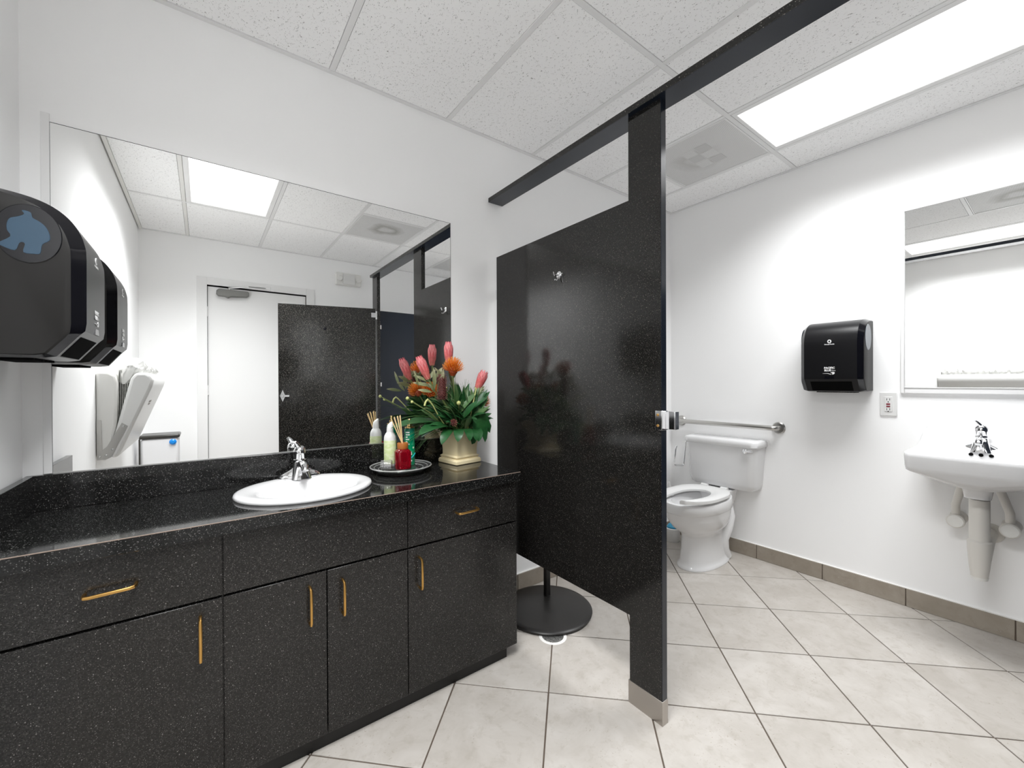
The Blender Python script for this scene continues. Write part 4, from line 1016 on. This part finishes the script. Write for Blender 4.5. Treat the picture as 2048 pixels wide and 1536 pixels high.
# big dark leaves drooping over the rim
bw = lambda u: math.sin(PI*min(1, u*.95+.05))**.7
for p, d_, L_, W_, bd in (((1.50,-.17,1.085), (-.80,-.35,.45), .21, .085, 1.1), ((1.49,-.15,1.10), (-1,-.1,.42), .30, .07, .75), ((1.50,-.12,1.10), (-1,.10,.35), .26, .06, .7), ((1.53,-.20,1.075), (-.35,-.9,.45), .11, .052, 1.9), ((1.565,-.21,1.075), (-.10,-1,.4), .10, .046, 1.9), ((1.60,-.21,1.075), (-.05,-1,.35), .10, .050, 1.9), ((1.625,-.205,1.075), (-.15,-1,.4), .11, .052, 2.0),
                          ((1.50,-.19,1.075), (-.75,-.7,.3), .13, .05, 1.6), ((1.47,-.15,1.10), (-.9,-.3,.05), .15, .05, .8), ((1.56,-.19,1.10), (.1,-.6,.8), .12, .045, 1.2), ((1.585,-.18,1.10), (.35,-.5,.9), .13, .045, 1.0), ((1.66,-.14,1.08), (.5,-.3,.75), .13, .05, 1.2), ((1.65,-.10,1.08), (.8,.1,.5), .12, .055, 1.6)):
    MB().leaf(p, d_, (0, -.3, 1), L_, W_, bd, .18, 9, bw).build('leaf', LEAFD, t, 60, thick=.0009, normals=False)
# lobed philodendron leaf at the right front
def lobed():
    b = MB()
    out = [(0, .0), (.035, .012), (.060, .000), (.075, -.03), (.088, -.075), (.080, -.118), (.066, -.088), (.056, -.083), (.060, -.115), (.058, -.150), (.048, -.172), (.036, -.150), (.020, -.115), (.012, -.108), (.004, -.130), (-.012, -.170), (-.030, -.176), (-.038, -.150), (-.036, -.105), (-.028, -.06), (-.022, -.025), (-.012, -.004)]
    c0 = b.v((1.640, -.205, 1.120), .2)
    P = []
    for x, z in out:
        bend = -.03*max(0, -z-.06)/.1+.015
        P.append(b.v((1.628+x*1.05, -.208-bend*.5-.05*min(1, -z/.08 if z < 0 else 0)*.6+.035*max(0, x-.055)/.03*.4, 1.150+z*.88), .2+.8*min(1, abs(z)/.17)))
    m_ = b.v((1.640, -.245, 1.085), .3); mids = b.v((1.648, -.248, 1.060), .3)
    for i in range(len(P)): b.f([P[i], P[(i+1) % len(P)], m_])
    b.bm.verts.remove(c0); b.bm.verts.remove(mids)
    return b
lobed().build('leaf', LEAFD, t, 60, thick=.001, label='large lobed dark green leaf')
# arching grass, joined
gb = MB(); rp = random.Random(4)
for k in range(120):
    p = (PC.x-.03+rp.uniform(-.06, .05), PC.y+rp.uniform(-.05, .02), CZ+.17); sd = rp.random()
    if sd < .62: d_ = (rp.uniform(-1.3, -.5), rp.uniform(-.30, .08), rp.uniform(.45, 1.0)); L_ = rp.uniform(.22, .34); bd = rp.uniform(.9, 1.7)
    else: d_ = (rp.uniform(-.2, .75), rp.uniform(-.25, .05), 1.0); L_ = rp.uniform(.20, .31); bd = rp.uniform(.1, .5)
    gb.leaf(p, d_, (-d_[0]*.6, -.3, .8), L_, rp.uniform(.0035, .0065), bd, .3, 8, lambda u: 1-.85*u)
for k in range(14):
    p = (1.62+rp.uniform(-.02, .03), -.13+rp.uniform(-.02, .02), CZ+.17); gb.leaf(p, (rp.uniform(-.4, .6), rp.uniform(-.1, .08), 1), (0, -1, .2), rp.uniform(.2, .27), .004, .2, .3, 6, lambda u: 1-.85*u)
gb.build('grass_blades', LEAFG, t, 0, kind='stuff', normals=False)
for p, s_ in (((1.260,-.195,1.243), .0085), ((1.283,-.195,1.225), .007), ((1.530,-.21,1.212), .0115), ((1.658,-.17,1.285), .006)):
    stem(Vector(p), .0025); q = MB(); q.lathe(0, 0, [(s_*.3, -s_), (s_*.85, -s_*.5), (s_, 0), (s_*.85, s_*.5), (s_*.3, s_)], 12, M=Matrix.Translation(p)); q.build('bud', BUDM, t, 60, label='small yellow-green bud')
q = MB(); q.tube([(1.338, -.215, 1.205), (1.345, -.215, 1.225), (1.356, -.213, 1.236), (1.368, -.21, 1.226), (1.388, -.205, 1.204), (1.43, -.18, 1.15), (1.50, -.15, 1.07)], [.005, .0048, .0045, .004, .003, .003, .003], 8); q.build('bent_stem', BUDM, t, 60, label='bent yellow-green flower stem')
q = MB(); q.tube([(1.60, -.18, 1.07), (1.612, -.19, 1.14), (1.632, -.19, 1.22), (1.658, -.175, 1.283)], .0032, 8); q.build('stem', BUDM, t, 60)
pincushion((1.478, -.235, 1.108), (.1, -.8, .5), .020, .025, 8, BANK, 30, 'small purplish spiky flower', 'spiky_flower')

# keep every leaf and stem of the arrangement in front of the mirror
for o in list(bpy.data.objects['flower_arrangement'].children):
    if o.type == 'MESH' and o.name.split('.')[0] not in ('urn', 'soil'):
        ys = [WLOC[o.name].y+v.co.y for v in o.data.vertices]; d_ = max(ys)+.009
        if d_ > 0:
            if o.name.startswith('grass'):
                for v in o.data.vertices: v.co.y = min(v.co.y, -.009-WLOC[o.name].y)
            else: o.location.y -= d_
